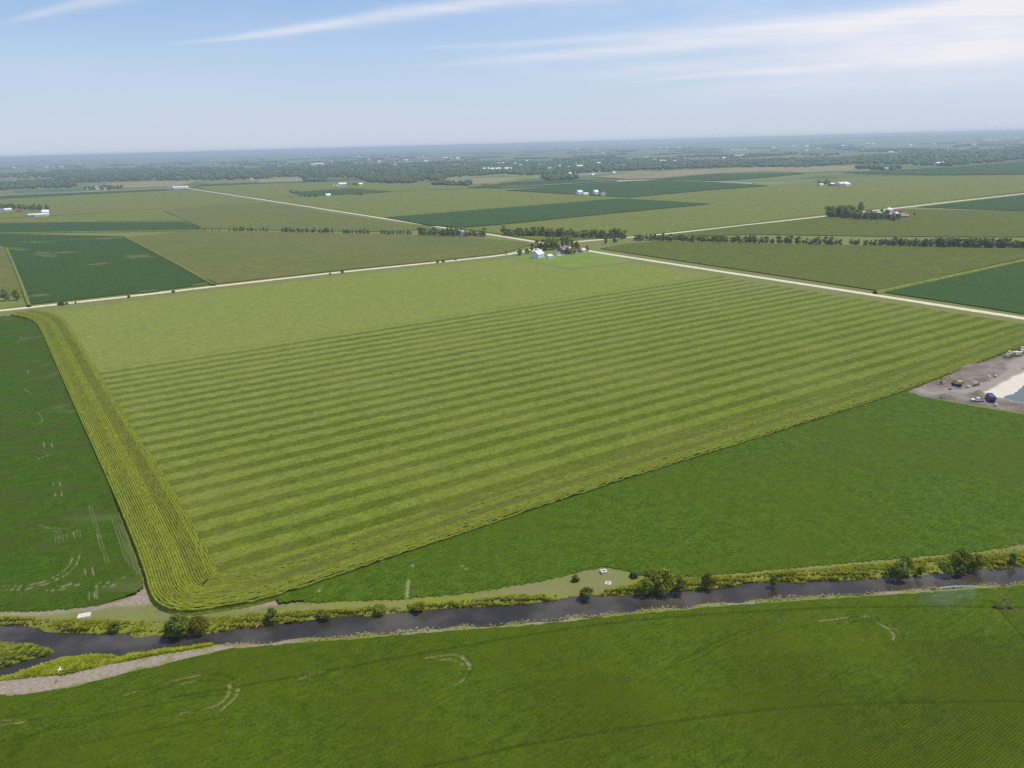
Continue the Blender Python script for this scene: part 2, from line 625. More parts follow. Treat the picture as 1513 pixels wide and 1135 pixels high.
mt, g, bs, out = new_mat('river_water')
p = geo_pos(g)
murk = g.mix(g.ramp(g.noise(p, .045, 4, .6), .35, .7), (0.036, 0.030, 0.022), (0.100, 0.085, 0.066))
g.put(bs.inputs['Base Color'], murk)
g.put(bs.inputs['Roughness'], g.ramp(g.noise(p, .09, 4, .65, 1.0), .35, .7, .04, .22))
bs.inputs['IOR'].default_value = 1.33
bs.inputs['Specular IOR Level'].default_value = 0.5
bp = g.n('ShaderNodeBump')
bp.inputs['Strength'].default_value = 0.5
bp.inputs['Distance'].default_value = 0.05
hgt = g.math('ADD', g.noise(p, 1.1, 3, .6), g.math('MULTIPLY', g.noise(p, .12, 3, .6, 1.5), 2.0))
g.link(hgt, bp.inputs['Height'])
g.link(bp.outputs[0], bs.inputs['Normal'])
M['river_water'] = mt

mt, g, bs, out = new_mat('pit_water')
bs.inputs['Base Color'].default_value = (0.125, 0.155, 0.145, 1)
bs.inputs['Roughness'].default_value = 0.12
bs.inputs['IOR'].default_value = 1.33
M['pit_water'] = mt

mt, g, bs, out = new_mat('pit_earth')
p = geo_pos(g)
a_ = g.mix(g.ramp(g.noise(p, .12, 5, .65), .3, .7), (0.145, 0.115, 0.092), (0.275, 0.222, 0.176))
tr_ = g.n('ShaderNodeAttribute', attribute_name='track').outputs['Fac']
a_ = g.mix(tr_, a_, (0.32, 0.27, 0.215))
sn_ = g.n('ShaderNodeAttribute', attribute_name='sand').outputs['Fac']
a_ = g.mix(sn_, a_, (0.66, 0.585, 0.465))
g.put(bs.inputs['Base Color'], a_)
bp = g.n('ShaderNodeBump')
bp.inputs['Distance'].default_value = .5
g.link(g.noise(p, .5, 4, .6), bp.inputs['Height'])
g.link(bp.outputs[0], bs.inputs['Normal'])
M['pit_earth'] = mt

M['leaf_tree'] = leaf_mat('leaf_tree', (0.180, 0.235, 0.045), (0.350, 0.400, 0.090), .60, .25)
M['leaf_shrub'] = leaf_mat('leaf_shrub', (0.170, 0.195, 0.014), (0.360, 0.370, 0.036), .42, .7)
M['leaf_dark'] = leaf_mat('leaf_dark', (0.090, 0.130, 0.014), (0.230, 0.275, 0.036), .36, .7)
M['leaf_lush'] = leaf_mat('leaf_lush', (0.260, 0.310, 0.012), (0.460, 0.500, 0.030), .45, .4)
M['leaf_dry'] = leaf_mat('leaf_dry', (0.30, 0.27, 0.12), (0.45, 0.40, 0.22), .3, .4)
M['bark'] = plain('bark', (0.11, 0.085, 0.06), .9, .1, scale=3)
M['wood_far'] = leaf_mat('wood_far', (0.034, 0.058, 0.016), (0.085, 0.118, 0.032), 0.0, .02)
M['white_paint'] = plain('white_paint', (0.80, 0.80, 0.78), .5, .4, var=.05)
M['white_metal'] = plain('white_metal', (0.84, 0.84, 0.84), .45, .5, var=.04)
M['grey_roof'] = plain('grey_roof', (0.22, 0.22, 0.25), .8, .2)
M['brick_wall'] = plain('brick_wall', (0.40, 0.17, 0.11), .85, .2, scale=2)
M['cream_wall'] = plain('cream_wall', (0.66, 0.60, 0.47), .7, .3)
M['red_wall'] = plain('red_wall', (0.36, 0.10, 0.07), .8, .2)
M['dark_open'] = plain('dark_open', (0.035, 0.035, 0.04), .5, .4)
M['steel'] = plain('steel', (0.55, 0.56, 0.57), .45, .5, metal=.3, var=.05)
M['pole_steel'] = plain('pole_steel', (0.42, 0.42, 0.40), .6, .3, var=.05)
M['concrete'] = plain('concrete', (0.66, 0.62, 0.52), .85, .2, scale=1.5)
M['yard'] = plain('yard', (0.45, 0.41, 0.34), .9, .1, scale=.2)
M['red_dirt'] = plain('red_dirt', (0.36, 0.23, 0.14), .9, .1, scale=.1)
M['machine_yellow'] = plain('machine_yellow', (0.52, 0.38, 0.17), .5, .4, scale=1)
M['machine_pale'] = plain('machine_pale', (0.74, 0.64, 0.40), .5, .4, scale=1)
M['rubber'] = plain('rubber', (0.03, 0.03, 0.03), .8, .2)
M['blue_paint'] = plain('blue_paint', (0.05, 0.07, 0.17), .4, .5)
M['glass'] = plain('glass', (0.04, 0.05, 0.06), .1, .6)
M['rust_steel'] = plain('rust_steel', (0.17, 0.085, 0.055), .6, .4, scale=1)
M['feather'] = plain('feather', (0.88, 0.88, 0.86), .6, .2, var=.02)
M['leg_black'] = plain('leg_black', (0.03, 0.03, 0.03), .6, .2)

# ------------------------------------------------------------------ field outlines (survey)
river_n = [(-160, 912), (-60, 918), (0, 924), (60, 932), (130, 937), (200, 941), (255, 943), (300, 938), (345, 932), (400, 925), (480, 915), (600, 905), (700, 898), (800, 892), (880, 882), (950, 877), (1010, 874), (1060, 870), (1100, 863), (1140, 864), (1200, 861), (1260, 857), (1330, 853), (1380, 849), (1440, 845), (1513, 838), (1620, 826), (1760, 812)]
river_s = [(1760, 832), (1620, 849), (1513, 859), (1440, 864), (1340, 871), (1240, 878), (1140, 884), (1060, 890), (960, 899), (860, 909), (760, 918), (660, 925), (600, 930), (520, 938), (420, 945), (340, 951), (250, 958), (200, 966), (176, 972), (166, 964), (120, 967), (85, 972), (40, 988), (0, 1000), (-80, 1020), (-200, 1050)]
chan = [(-200, 1030), (-80, 1002), (0, 988), (40, 978), (72, 969), (88, 962), (80, 956), (50, 951), (0, 945), (-60, 940), (-160, 936)]
WATER_Z = -1.0
river = P(river_n + river_s + chan, WATER_Z)

# foreground soybeans south of the river
fd = [(-500, 1100), (-150, 1040), (0, 1023), (30, 1023), (100, 1013), (180, 993), (250, 976), (340, 955), (420, 948), (520, 941), (600, 934), (660, 929), (760, 922), (860, 912), (960, 902), (1060, 893), (1140, 887), (1240, 881), (1340, 874), (1440, 867), (1513, 862), (1640, 851), (1900, 825), (2000, 1000), (1900, 1320), (750, 1380), (-420, 1330)]
field_d = P(fd, 0.5)
# soybeans between the corn and the north bank
fc = [(404, 886), (412, 893), (450, 891), (600, 886), (700, 876), (760, 866), (830, 853), (870, 843), (893, 839), (920, 843), (940, 850), (970, 853), (1010, 854), (1100, 847), (1200, 837), (1330, 825), (1440, 816), (1480, 811), (1513, 804), (1640, 780), (1800, 745), (1700, 640), (1513, 611), (1440, 599), (1395, 591), (1345, 581), (1338, 574), (1240, 606), (1130, 641), (1000, 681), (840, 732), (720, 773), (600, 814), (500, 847)]
field_c = P(fc, 0.4)
# soybeans left of the corn
fb = [(-420, 520), (-120, 480), (0, 467), (22, 468), (45, 473), (57, 482), (68, 498), (94, 557), (135, 647), (170, 724), (200, 795), (217, 850), (213, 870), (195, 883), (150, 894), (95, 901), (40, 904), (0, 904), (-120, 898), (-300, 880), (-700, 820)]
field_b = P(fb, 0.4)
# outer edge of the corn, from the road corner down the west side, round the corner and along the south side
edge_px = [(16, 465), (44, 471), (56, 480), (64, 496), (90, 555), (130, 645), (165, 722), (195, 794), (214, 846), (221, 876), (232, 893), (252, 902), (282, 904), (330, 897), (380, 889), (406, 882), (500, 850), (600, 817), (720, 776), (840, 735), (1000, 684), (1130, 644), (1240, 609), (1338, 577), (1440, 538), (1520, 507), (1680, 447)]
corn_edge = smooth_line(P(edge_px, 1.2), 0.8, 3)

# ------------------------------------------------------------------ ground with river channel
gx = np.arange(-330, 520.1, 1.7)
gy = np.arange(95, 420.1, 1.7)
GX, GY = np.meshgrid(gx, gy, indexing='ij')
sdr = sdist(river, GX, GY)
nz = vnoise(GX, GY, 5.0, 3) - .5
zz = -1.7 + 1.7 * sstep(sdr + nz * 2.6, -1.2, 3.2) + (vnoise(GX, GY, 3, 4) - .5) * 0.25 * sstep(sdr, 0, 4)
edgeb = np.minimum.reduce([GX - gx[0], gx[-1] - GX, GY - gy[0], gy[-1] - GY])
pit_px = [(1341, 577), (1360, 567), (1400, 552), (1440, 537), (1480, 527), (1500, 520), (1560, 500), (1800, 430), (2000, 520), (1900, 680), (1700, 645), (1600, 625), (1513, 609), (1440, 597), (1390, 589), (1350, 582)]
pit = P(pit_px)
sdp = sdist(pit, GX, GY)
zz = np.where(edgeb > 6, zz, 0.0) * (sdr < 60)
zz = np.where(sdp < 3.0, -9.0 * sstep(-sdp, 0.5, 5.0), zz)
lush = sstep(-(sdr + nz * 4), -7.5, -3.0)
island = inside(P([(-160, 935), (0, 944), (90, 960), (70, 972), (0, 992), (-200, 1034)]), GX, GY)
wet = inside(P([(-200, 1046), (0, 998), (90, 974), (165, 962), (340, 949), (250, 966), (180, 977), (110, 994), (0, 1006), (-200, 1060)]), GX, GY)
lush = np.maximum(lush * (sdr < 9), np.maximum(island * .8, wet))
sand_poly = P([(-200, 1062), (0, 1004), (60, 999), (110, 993), (180, 976), (250, 966), (345, 949), (345, 958), (250, 978), (180, 995), (100, 1015), (30, 1026), (0, 1026), (-200, 1060)])
s_d = sdist(sand_poly, GX, GY) + (vnoise(GX, GY, 3, 8) - .5) * 3
soil = sstep(-s_d, -.8, .8)
for poly in ([(214, 858), (205, 873), (188, 885), (150, 895), (190, 895), (222, 893), (246, 905), (262, 908), (262, 903), (236, 894), (222, 874)],
             [(318, 902), (380, 888), (406, 880), (415, 893), (392, 897), (350, 899)]):
    q = sdist(P(poly), GX, GY) + (vnoise(GX, GY, 3, 9) - .5) * 1.6
    soil = np.maximum(soil, sstep(-q, -.7, .9))
pth = line_dist(P([(-200, 902), (0, 907), (60, 906), (110, 902), (160, 896), (192, 888)]), GX, GY) + (vnoise(GX, GY, 2, 5) - .5) * 1.2
soil = np.maximum(soil, .85 * sstep(-pth, -1.6, -.3))
south = inside(P([(330, 960), (330, 938), (700, 912), (1140, 876), (1513, 850), (1800, 820), (1800, 860), (1140, 900), (600, 945)]), GX, GY)
soil = np.maximum(soil, south * .8 * sstep(vnoise(GX, GY, 9, 12) * .6 + vnoise(GX, GY, 3, 13) * .4, .42, .68))
lush = np.where(south, lush * .55, lush)
mown = inside(P([(790, 862), (870, 843), (893, 839), (940, 850), (925, 868), (890, 874), (820, 878), (700, 888), (700, 880)]), GX, GY) * 1.0
mown = np.maximum(mown, inside(P([(0, 908), (190, 890), (260, 908), (420, 893), (600, 888), (600, 897), (420, 912), (300, 920), (200, 915), (60, 917), (0, 915)]), GX, GY) * .8)
bedm = sstep(-sdr, -.2, .8)
nx_, ny_ = GX.shape
idx = np.arange(nx_ * ny_).reshape(nx_, ny_)
Fq = np.stack([idx[:-1, :-1], idx[1:, :-1], idx[1:, 1:], idx[:-1, 1:]], -1).reshape(-1, 4)
Vg = np.column_stack([GX.ravel(), GY.ravel(), zz.ravel()])
FAR = 52000.0
xs = [-FAR, gx[0], gx[-1], FAR]
ys = [-9000.0, gy[0], gy[-1], FAR]
b = len(Vg)
ex, eF = [], []
for i in range(4):
    for j in range(4):
        ex.append((xs[i], ys[j], 0.0))
for i in range(3):
    for j in range(3):
        if i == 1 and j == 1:
            continue
        q = [b + i * 4 + j, b + (i + 1) * 4 + j, b + (i + 1) * 4 + j + 1, b + i * 4 + j + 1]
        eF.append(q)
Vg = np.vstack([Vg, np.array(ex)])
Fq = np.vstack([Fq, np.array(eF)])
pad = lambda a: np.concatenate([np.asarray(a, float).ravel(), np.zeros(16)])
o = mesh_obj('ground', Vg, Fq, M['ground'], None, dict(lush=pad(lush), soil=pad(soil), mown=pad(mown), bed=pad(bedm)), True)
tag(o, kind='structure')


def poly_sheet(name, poly, z, mat, depth=0.0):
    pts = [Vector((x, y, 0)) for x, y in poly]
    tris = tessellate_polygon([pts])
    n = len(pts)
    V = [(p.x, p.y, z) for p in pts]
    F = []
    for t in tris:
        a_, b_, c_ = (pts[i] for i in t)
        F.append(tuple(t) if (b_ - a_).cross(c_ - a_).z > 0 else tuple(reversed(t)))
    if depth:
        V += [(p.x, p.y, z - depth) for p in pts]
        area = sum(pts[i].x * pts[(i + 1) % n].y - pts[(i + 1) % n].x * pts[i].y for i in range(n))
        for i in range(n):
            j = (i + 1) % n
            F.append((i, n + i, n + j, j) if area > 0 else (j, n + j, n + i, i))
    return mesh_obj(name, V, F, mat)


# water sheet a little wider than the open water, the banks cut its outline
wn = [(x, y - 4) for x, y in river_n]
ws = [(x, y + 4) for x, y in river_s]
wsheet = P([(-200, 905)] + wn + ws, WATER_Z)
o = tag(poly_sheet('river', wsheet, WATER_Z, M['river_water']), kind='structure')
isl = P([(-160, 938), (0, 946), (70, 958), (84, 963), (72, 968), (0, 987), (-200, 1028)])


# ------------------------------------------------------------------ near crops as height fields
def canopy(name, poly, du, dv, hfun, mat, label, cat, flat_side=None, edge=3.0, clip=None, sink=0.0):
    pa = np.array([to_uv(*q) for q in poly])
    if clip is not None:
        lo, hi = clip
        pa_lo, pa_hi = np.maximum(pa.min(0), lo), np.minimum(pa.max(0), hi)
    else:
        pa_lo, pa_hi = pa.min(0), pa.max(0)
    u = np.arange(pa_lo[0] - du, pa_hi[0] + du, du)
    v = np.arange(pa_lo[1] - dv, pa_hi[1] + dv, dv)
    U, Vv = np.meshgrid(u, v, indexing='ij')
    X, Y = from_uv(U, Vv)
    ins = inside(poly, X, Y)
    dm = np.full(X.shape, -1e3)
    # exact boundary distance only where needed
    d = line_dist(poly, X[ins], Y[ins], True)
    dd = np.zeros(X.shape)
    dd[ins] = d
    ragged = (vnoise(X, Y, 1.8, 21) - .5) * .9
    keep = ins & (dd + ragged > 0.15)
    attrs = {}
    Z, extra = hfun(X, Y, U, Vv, dd)
    if flat_side is not None:
        fs = line_dist(flat_side, X, Y)
        Z = Z - sink * (1 - sstep(fs, .2, 2.6))
        dd = np.where(fs < 6.0, 50.0, dd)
    Z = Z * (.06 + .94 * sstep(dd + ragged * .5, 0.0, edge)) + 0.03
    idx = -np.ones(X.shape, int)
    q = keep[:-1, :-1] & keep[1:, :-1] & keep[1:, 1:] & keep[:-1, 1:]
    use = np.zeros(X.shape, bool)
    use[:-1, :-1] |= q
    use[1:, :-1] |= q
    use[1:, 1:] |= q
    use[:-1, 1:] |= q
    idx[use] = np.arange(use.sum())
    F = np.stack([idx[:-1, :-1][q], idx[1:, :-1][q], idx[1:, 1:][q], idx[:-1, 1:][q]], -1)
    V = np.column_stack([X[use], Y[use], Z[use]])
    at_ = {k: a[use] for k, a in extra.items()}
    o = mesh_obj(name, V, F, mat, None, at_, True)
    return tag(o, label, cat, kind='stuff')


def tracks(X, Y, lines, wid, z):
    m_ = np.zeros(X.shape)
    for ln in lines:
        pts = smooth_line(P(ln, z), 1.5, 2) if len(ln) > 2 else np.array(P(ln, z))
        x0, y0 = pts.min(0) - 3
        x1, y1 = pts.max(0) + 3
        sel = (X > x0) & (X < x1) & (Y > y0) & (Y < y1)
        if not sel.any():
            continue
        d = line_dist(pts, X[sel], Y[sel])
        m_[sel] = np.maximum(m_[sel], 1 - sstep(d, wid * .6, wid * 1.5))
    return m_


head_px = [(-500, 1170), (-120, 1100), (60, 1085), (200, 1070), (330, 1055), (450, 1034), (600, 1022), (740, 1014), (850, 1000), (960, 985), (1080, 970), (1200, 962), (1340, 950), (1513, 935), (1700, 915), (2000, 880)]
head_line = smooth_line(P(head_px, .5), 6, 2)
pivot_tracks = [[(250, 1032), (420, 1003), (527, 983), (654, 960), (780, 938), (905, 920), (1006, 911), (1133, 903), (1233, 898), (1360, 896), (1474, 897), (1560, 900)],
                [(560, 1150), (620, 1135), (700, 1118), (760, 1103), (830, 1092), (920, 1078), (1000, 1066), (1080, 1055), (1170, 1046), (1260, 1041), (1350, 1038), (1513, 1036), (1600, 1038)]]
sprayer = [[(187, 1027), (259, 1005), (306, 996), (338, 998), (354, 1011), (350, 1031), (326, 1051)],
           [(227, 1021), (290, 1006), (330, 1006), (342, 1017), (334, 1035), (314, 1047), (267, 1055)],
           [(628, 973), (664, 967), (683, 969), (696, 983), (692, 999), (675, 1011)],
           [(650, 975), (672, 974), (687, 985), (683, 1000), (668, 1010)],
           [(1210, 918), (1258, 912), (1285, 910), (1312, 922), (1332, 935), (1336, 948)],
           [(1237, 922), (1288, 915), (1312, 928), (1323, 939), (1319, 946)],
           [(435, 1002), (470, 993), (505, 985)], [(437, 1005), (475, 997), (500, 989)],
           [(-10, 1064), (14, 1064)], [(-10, 1073), (10, 1071), (60, 1062)]]
faint = [[(1000, 979), (1051, 952), (1092, 934), (1132, 923)], [(1020, 979), (1061, 956), (1112, 932), (1136, 929)],
         [(60, 1080), (180, 1050), (330, 1025)], [(100, 1105), (240, 1075), (330, 1060)], [(0, 1098), (120, 1070), (187, 1050)]]


SOYP = 0.60


def h_soy_near(X, Y, U, V, dd):
    dh = line_dist(head_line, X, Y)
    hy = np.interp(X, head_line[:, 0], head_line[:, 1])
    headland = Y > hy
    ph = np.where(headland, dh / SOYP, V / SOYP)
    ph = ph + (vnoise(U, V, 2.5, 31) - .5) * .25
    r = .5 + .5 * np.cos(2 * np.pi * ph)            # 1 on the row, 0 between rows
    lod = np.where(headland, .55, 1.0)
    nz = vnoise(U, V, 1.1, 32)
    mid = vnoise(X, Y, 14, 33)
    closed = sstep(vnoise(U, V, 22, 40), .1, .9)
    gapdepth = (.20 + .20 * closed) * lod
    Z = .80 - gapdepth * (1 - r) + (nz - .5) * .18 + (mid - .5) * .12
    t1 = tracks(X, Y, pivot_tracks, .34, .6)
    t2a = tracks(X, Y, sprayer, .20, .6)
    t2 = .85 * t2a * sstep(vnoise(X, Y, 3.0, 34), .42, .72)
    t3 = tracks(X, Y, faint, .22, .6)
    Z = Z - .6 * np.maximum(t1 * (1 - .75 * r), np.maximum(t2a * .8, t3 * .6))
    bare = t2
    bare = np.where(inside(P([(-600, 1300), (-600, 1000), (2200, 800), (2200, 1300)], .6), X, Y), bare, 0)
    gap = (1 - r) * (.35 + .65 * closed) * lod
    return Z, dict(gap=np.maximum(gap, np.minimum(1, np.maximum(1.3 * t1 * (1 - .7 * r), np.maximum(.9 * t2a * (1 - t2), .6 * t3)))), bare=bare)  # gap also paints the shade inside the tracks as dark colour


lo = np.array(to_uv(-190, 95))
cx = np.array([to_uv(*at(x, y, .5)) for x, y in ((-140, 1000), (-140, 1180), (1650, 1180), (1680, 840), (700, 900), (300, 940))])
canopy('soybean_field', field_d, .66, SOYP / 3, h_soy_near, M['soy_near'],
       'dark green soybean crop in the foreground, south of the river', 'soybean crop', clip=(cx.min(0), cx.max(0)))

left_tracks = [[(-20, 872), (4, 872), (30, 872), (53, 868), (79, 859), (98, 850), (112, 838), (118, 822)],
               [(-20, 867), (8, 867), (30, 867), (52, 864), (75, 856), (93, 846), (104, 835), (107, 825)],
               [(70, 873), (90, 872), (110, 867), (119, 863)], [(85, 867), (100, 866), (106, 863)],
               [(131, 870), (143, 867), (159, 867), (184, 862)], [(143, 862), (165, 861), (185, 854)],
               [(143, 863), (144, 883)], [(132, 877), (132, 887)], [(140, 875), (140, 884)],
               [(98, 789), (100, 797)], [(109, 787), (111, 795)], [(125, 840), (127, 849)], [(136, 838), (139, 850)],
               [(75, 781), (90, 781), (102, 784)], [(78, 785), (92, 786)], [(58, 777), (75, 781)],
               [(52, 609), (58, 611), (62, 617), (63, 623)], [(50, 629), (58, 626), (63, 622)], [(65, 654), (66, 662)], [(76, 655), (78, 661)],
               [(50, 681), (64, 676), (77, 671)], [(79, 714), (80, 719)], [(88, 712), (90, 718)], [(82, 728), (82, 733)], [(92, 726), (91, 733)],
               [(62, 745), (72, 742), (79, 739)], [(40, 546), (43, 553)], [(30, 497), (34, 503)], [(36, 575), (44, 580), (48, 584)]]
gap_rows = [[(131, 748), (146, 795)], [(135, 748), (150, 795)], [(143, 790), (157, 833)], [(148, 790), (161, 832)],
            [(166, 768), (187, 830)], [(171, 768), (193, 838)], [(176, 772), (198, 842)], [(181, 776), (203, 850)], [(186, 790), (207, 850)],
            [(80, 790), (83, 803)], [(84, 789), (87, 802)], [(88, 790), (91, 801)], [(92, 790), (95, 800)], [(117, 784), (121, 794)], [(113, 784), (117, 795)]]


def h_soy_left(X, Y, U, V, dd):
    nz = vnoise(U, V, 1.6, 41)
    ph = U / ROWP
    r = .5 + .5 * np.cos(2 * np.pi * ph)
    Z = .75 + (nz - .5) * .25
    t = .68 * tracks(X, Y, left_tracks, .20, .6) * (0.3 + .7 * sstep(vnoise(X, Y, 2.5, 44), .2, .6))
    t2 = tracks(X, Y, gap_rows, .12, .6) * .34
    bald = .12 * sstep(vnoise(X, Y, 9, 47), .72, .95) * sstep(-line_dist(corn_edge[::12], X, Y), -24, -4)
    return Z - .55 * np.maximum(t, t2), dict(bare=np.maximum(np.maximum(t, t2), bald))


bx = np.array([to_uv(*at(x, y, .5)) for x, y in ((-60, 470), (60, 470), (215, 870), (-60, 910), (-70, 700))])
canopy('soybean_field', field_b, .28, .9, h_soy_left, M['soy_left'],
       'dark green soybean crop with pale sprayer loops, left of the corn strip', 'soybean crop', clip=(bx.min(0), bx.max(0)), flat_side=corn_edge[::8])


def h_soy_mid(X, Y, U, V, dd):
    nz = vnoise(U, V, 1.3, 51)
    lines = [[(601, 884), (602, 873), (604, 858)], [(950, 838), (1080, 832), (1200, 822), (1330, 810), (1480, 796)], [(840, 830), (900, 824), (950, 830)], [(490, 872), (540, 868), (620, 862)], [(800, 846), (720, 858), (640, 862)]]
    t = tracks(X, Y, lines[:1], .35, .6)
    t2 = tracks(X, Y, lines[1:], .30, .6) * .55
    spots = tracks(X, Y, [[(609, 837), (616, 839)], [(682, 838), (690, 841)], [(470, 875), (476, 868)], [(582, 818), (586, 817)]], .5, .6) * sstep(vnoise(X, Y, 1.5, 52), .35, .7)
    Z = .75 + (nz - .5) * .3 + (vnoise(X, Y, 9, 53) - .5) * .2
    return Z - .5 * np.maximum(t, t2), dict(bare=np.maximum(t, np.maximum(spots, 0)))


canopy('soybean_field', field_c, .75, .75, h_soy_mid, M['soy_mid'],
       'bright green wedge of soybean crop between the striped corn and the river bank', 'soybean crop', flat_side=corn_edge[::8])

# ------------------------------------------------------------------ headland corn rows, following the field edge
N_ROWS = 24
seg = np.gradient(corn_edge, axis=0)
seg /= np.hypot(seg[:, 0], seg[:, 1])[:, None]
nrm = np.column_stack([-seg[:, 1], seg[:, 0]])          # to the left of travel: into the field
V_, F_, A_, B_ = [], [], [], []
base = 0
n = len(corn_edge)
arc = np.arange(n) * .8
for k in range(N_ROWS):
    off = .35 + k * ROWP
    c_ = corn_edge + nrm * off
    # remove folded parts on the inside of the bend
    tdir = np.gradient(c_, axis=0)
    ok = (tdir * seg).sum(1) > 0.10
    band = k / N_ROWS
    tall = {0: 1.75, 1: 2.05}.get(k, 2.15) + (vnoise(arc, np.full(n, k * 7.0), 1.6, 61) - .5) * .5 + (vnoise(arc, np.full(n, k * 3.0), 9, 62) - .5) * .3
    wv = (vnoise(arc, np.full(n, k * 5.0), 1.2, 63) - .5) * .12
    # dense passes close the gap between rows, thin passes leave it open
    d_w = {0: .9, 1: .85, 2: .8, 3: .7}.get(k, .50 if k < 9 else (.82 if k < 14 else (.36 if k < 20 else .88)))
    d_s = .92 if k < 8 else (.12 if k < 13 else (.92 if k < 19 else .12))
    turn = sstep(corn_edge[:, 0], -95.0, -60.0)
    dens = d_w * (1 - turn) + d_s * turn
    half_b = .36
    half_t = .10 + .17 * dens
    low = 1.66 + .40 * dens
    prof = [(-.385, np.minimum(low, tall - .25)), (-half_t, None), (half_t, None), (.385, np.minimum(low, tall - .2))]
    for dxo, zv in prof:
        q = c_ + nrm * (dxo + wv)[:, None]
        z = tall if zv is None else zv + (vnoise(arc, np.full(n, k * 5.0 + dxo), 1.0, 64) - .5) * .5
        V_.append(np.column_stack([q, z]))
        gapv = .50 * (1 - dens) if zv is None else .95 - .65 * dens
        A_.append(np.clip(gapv + (0 if zv is None else 1) * (vnoise(arc, np.full(n, 9.0 * k), 3, 65) - .5) * .5, 0, 1))
    for j in range(3):
        i0 = base + j * n + np.arange(n - 1)
        i1 = i0 + n
        okk = ok[:-1] & ok[1:]
        F_.append(np.column_stack([i0, i0 + 1, i1 + 1, i1])[okk])
    base += 4 * n
# outer wall of the first row so that the edge of the crop reads as a wall of stalks
o = mesh_obj('corn_rows', np.vstack(V_), np.vstack(F_), M['corn_rows'], None, dict(gap=np.concatenate(A_), south=np.tile(turn, 4 * N_ROWS)), True)
tag(o, 'yellow green corn headland rows running round the edge of the striped field', 'corn crop', kind='stuff')
q0 = corn_edge
zt = 1.3 + (vnoise(arc, arc * 0, 1.4, 66) - .5) * .5
wall = np.vstack([np.column_stack([q0 - nrm * (.5 - .4 * turn)[:, None], np.zeros(n) + .02]), np.column_stack([q0 + nrm * .2, zt])])
i0 = np.arange(n - 1)
mesh = mesh_obj('corn_edge', wall, np.column_stack([i0, i0 + 1, i0 + 1 + n, i0 + n]), M['corn_rows'], o, dict(gap=np.concatenate([np.full(n, .15), np.full(n, .0)]), south=np.tile(turn, 2)))

inner = corn_edge + nrm * (.35 + N_ROWS * ROWP - 3.0)
# drop the folded points of the inner edge
td = np.gradient(inner, axis=0)
inner = inner[(td * seg).sum(1) > .1][::4]
top_px = [(1700, 512), (1513, 478), (1400, 460), (1250, 438), (1100, 414), (1000, 398), (938, 388), (845, 399.5), (755, 382.5), (700, 388), (560, 402), (400, 420), (250, 438), (150, 451), (75, 461), (60, 463)]
corn_poly = [tuple(q) for q in inner if True]
corn_poly = corn_poly + P(top_px, 2.3)


def h_corn(X, Y, U, V, dd):
    nz = vnoise(U, V, 1.5, 71)
    return 2.25 + (nz - .5) * .55 + (vnoise(X, Y, 12, 72) - .5) * .25, {}


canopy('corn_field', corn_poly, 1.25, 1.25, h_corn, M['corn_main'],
       'large striped field of light green corn filling the middle of the view', 'corn crop', edge=.5, flat_side=inner, sink=1.0)

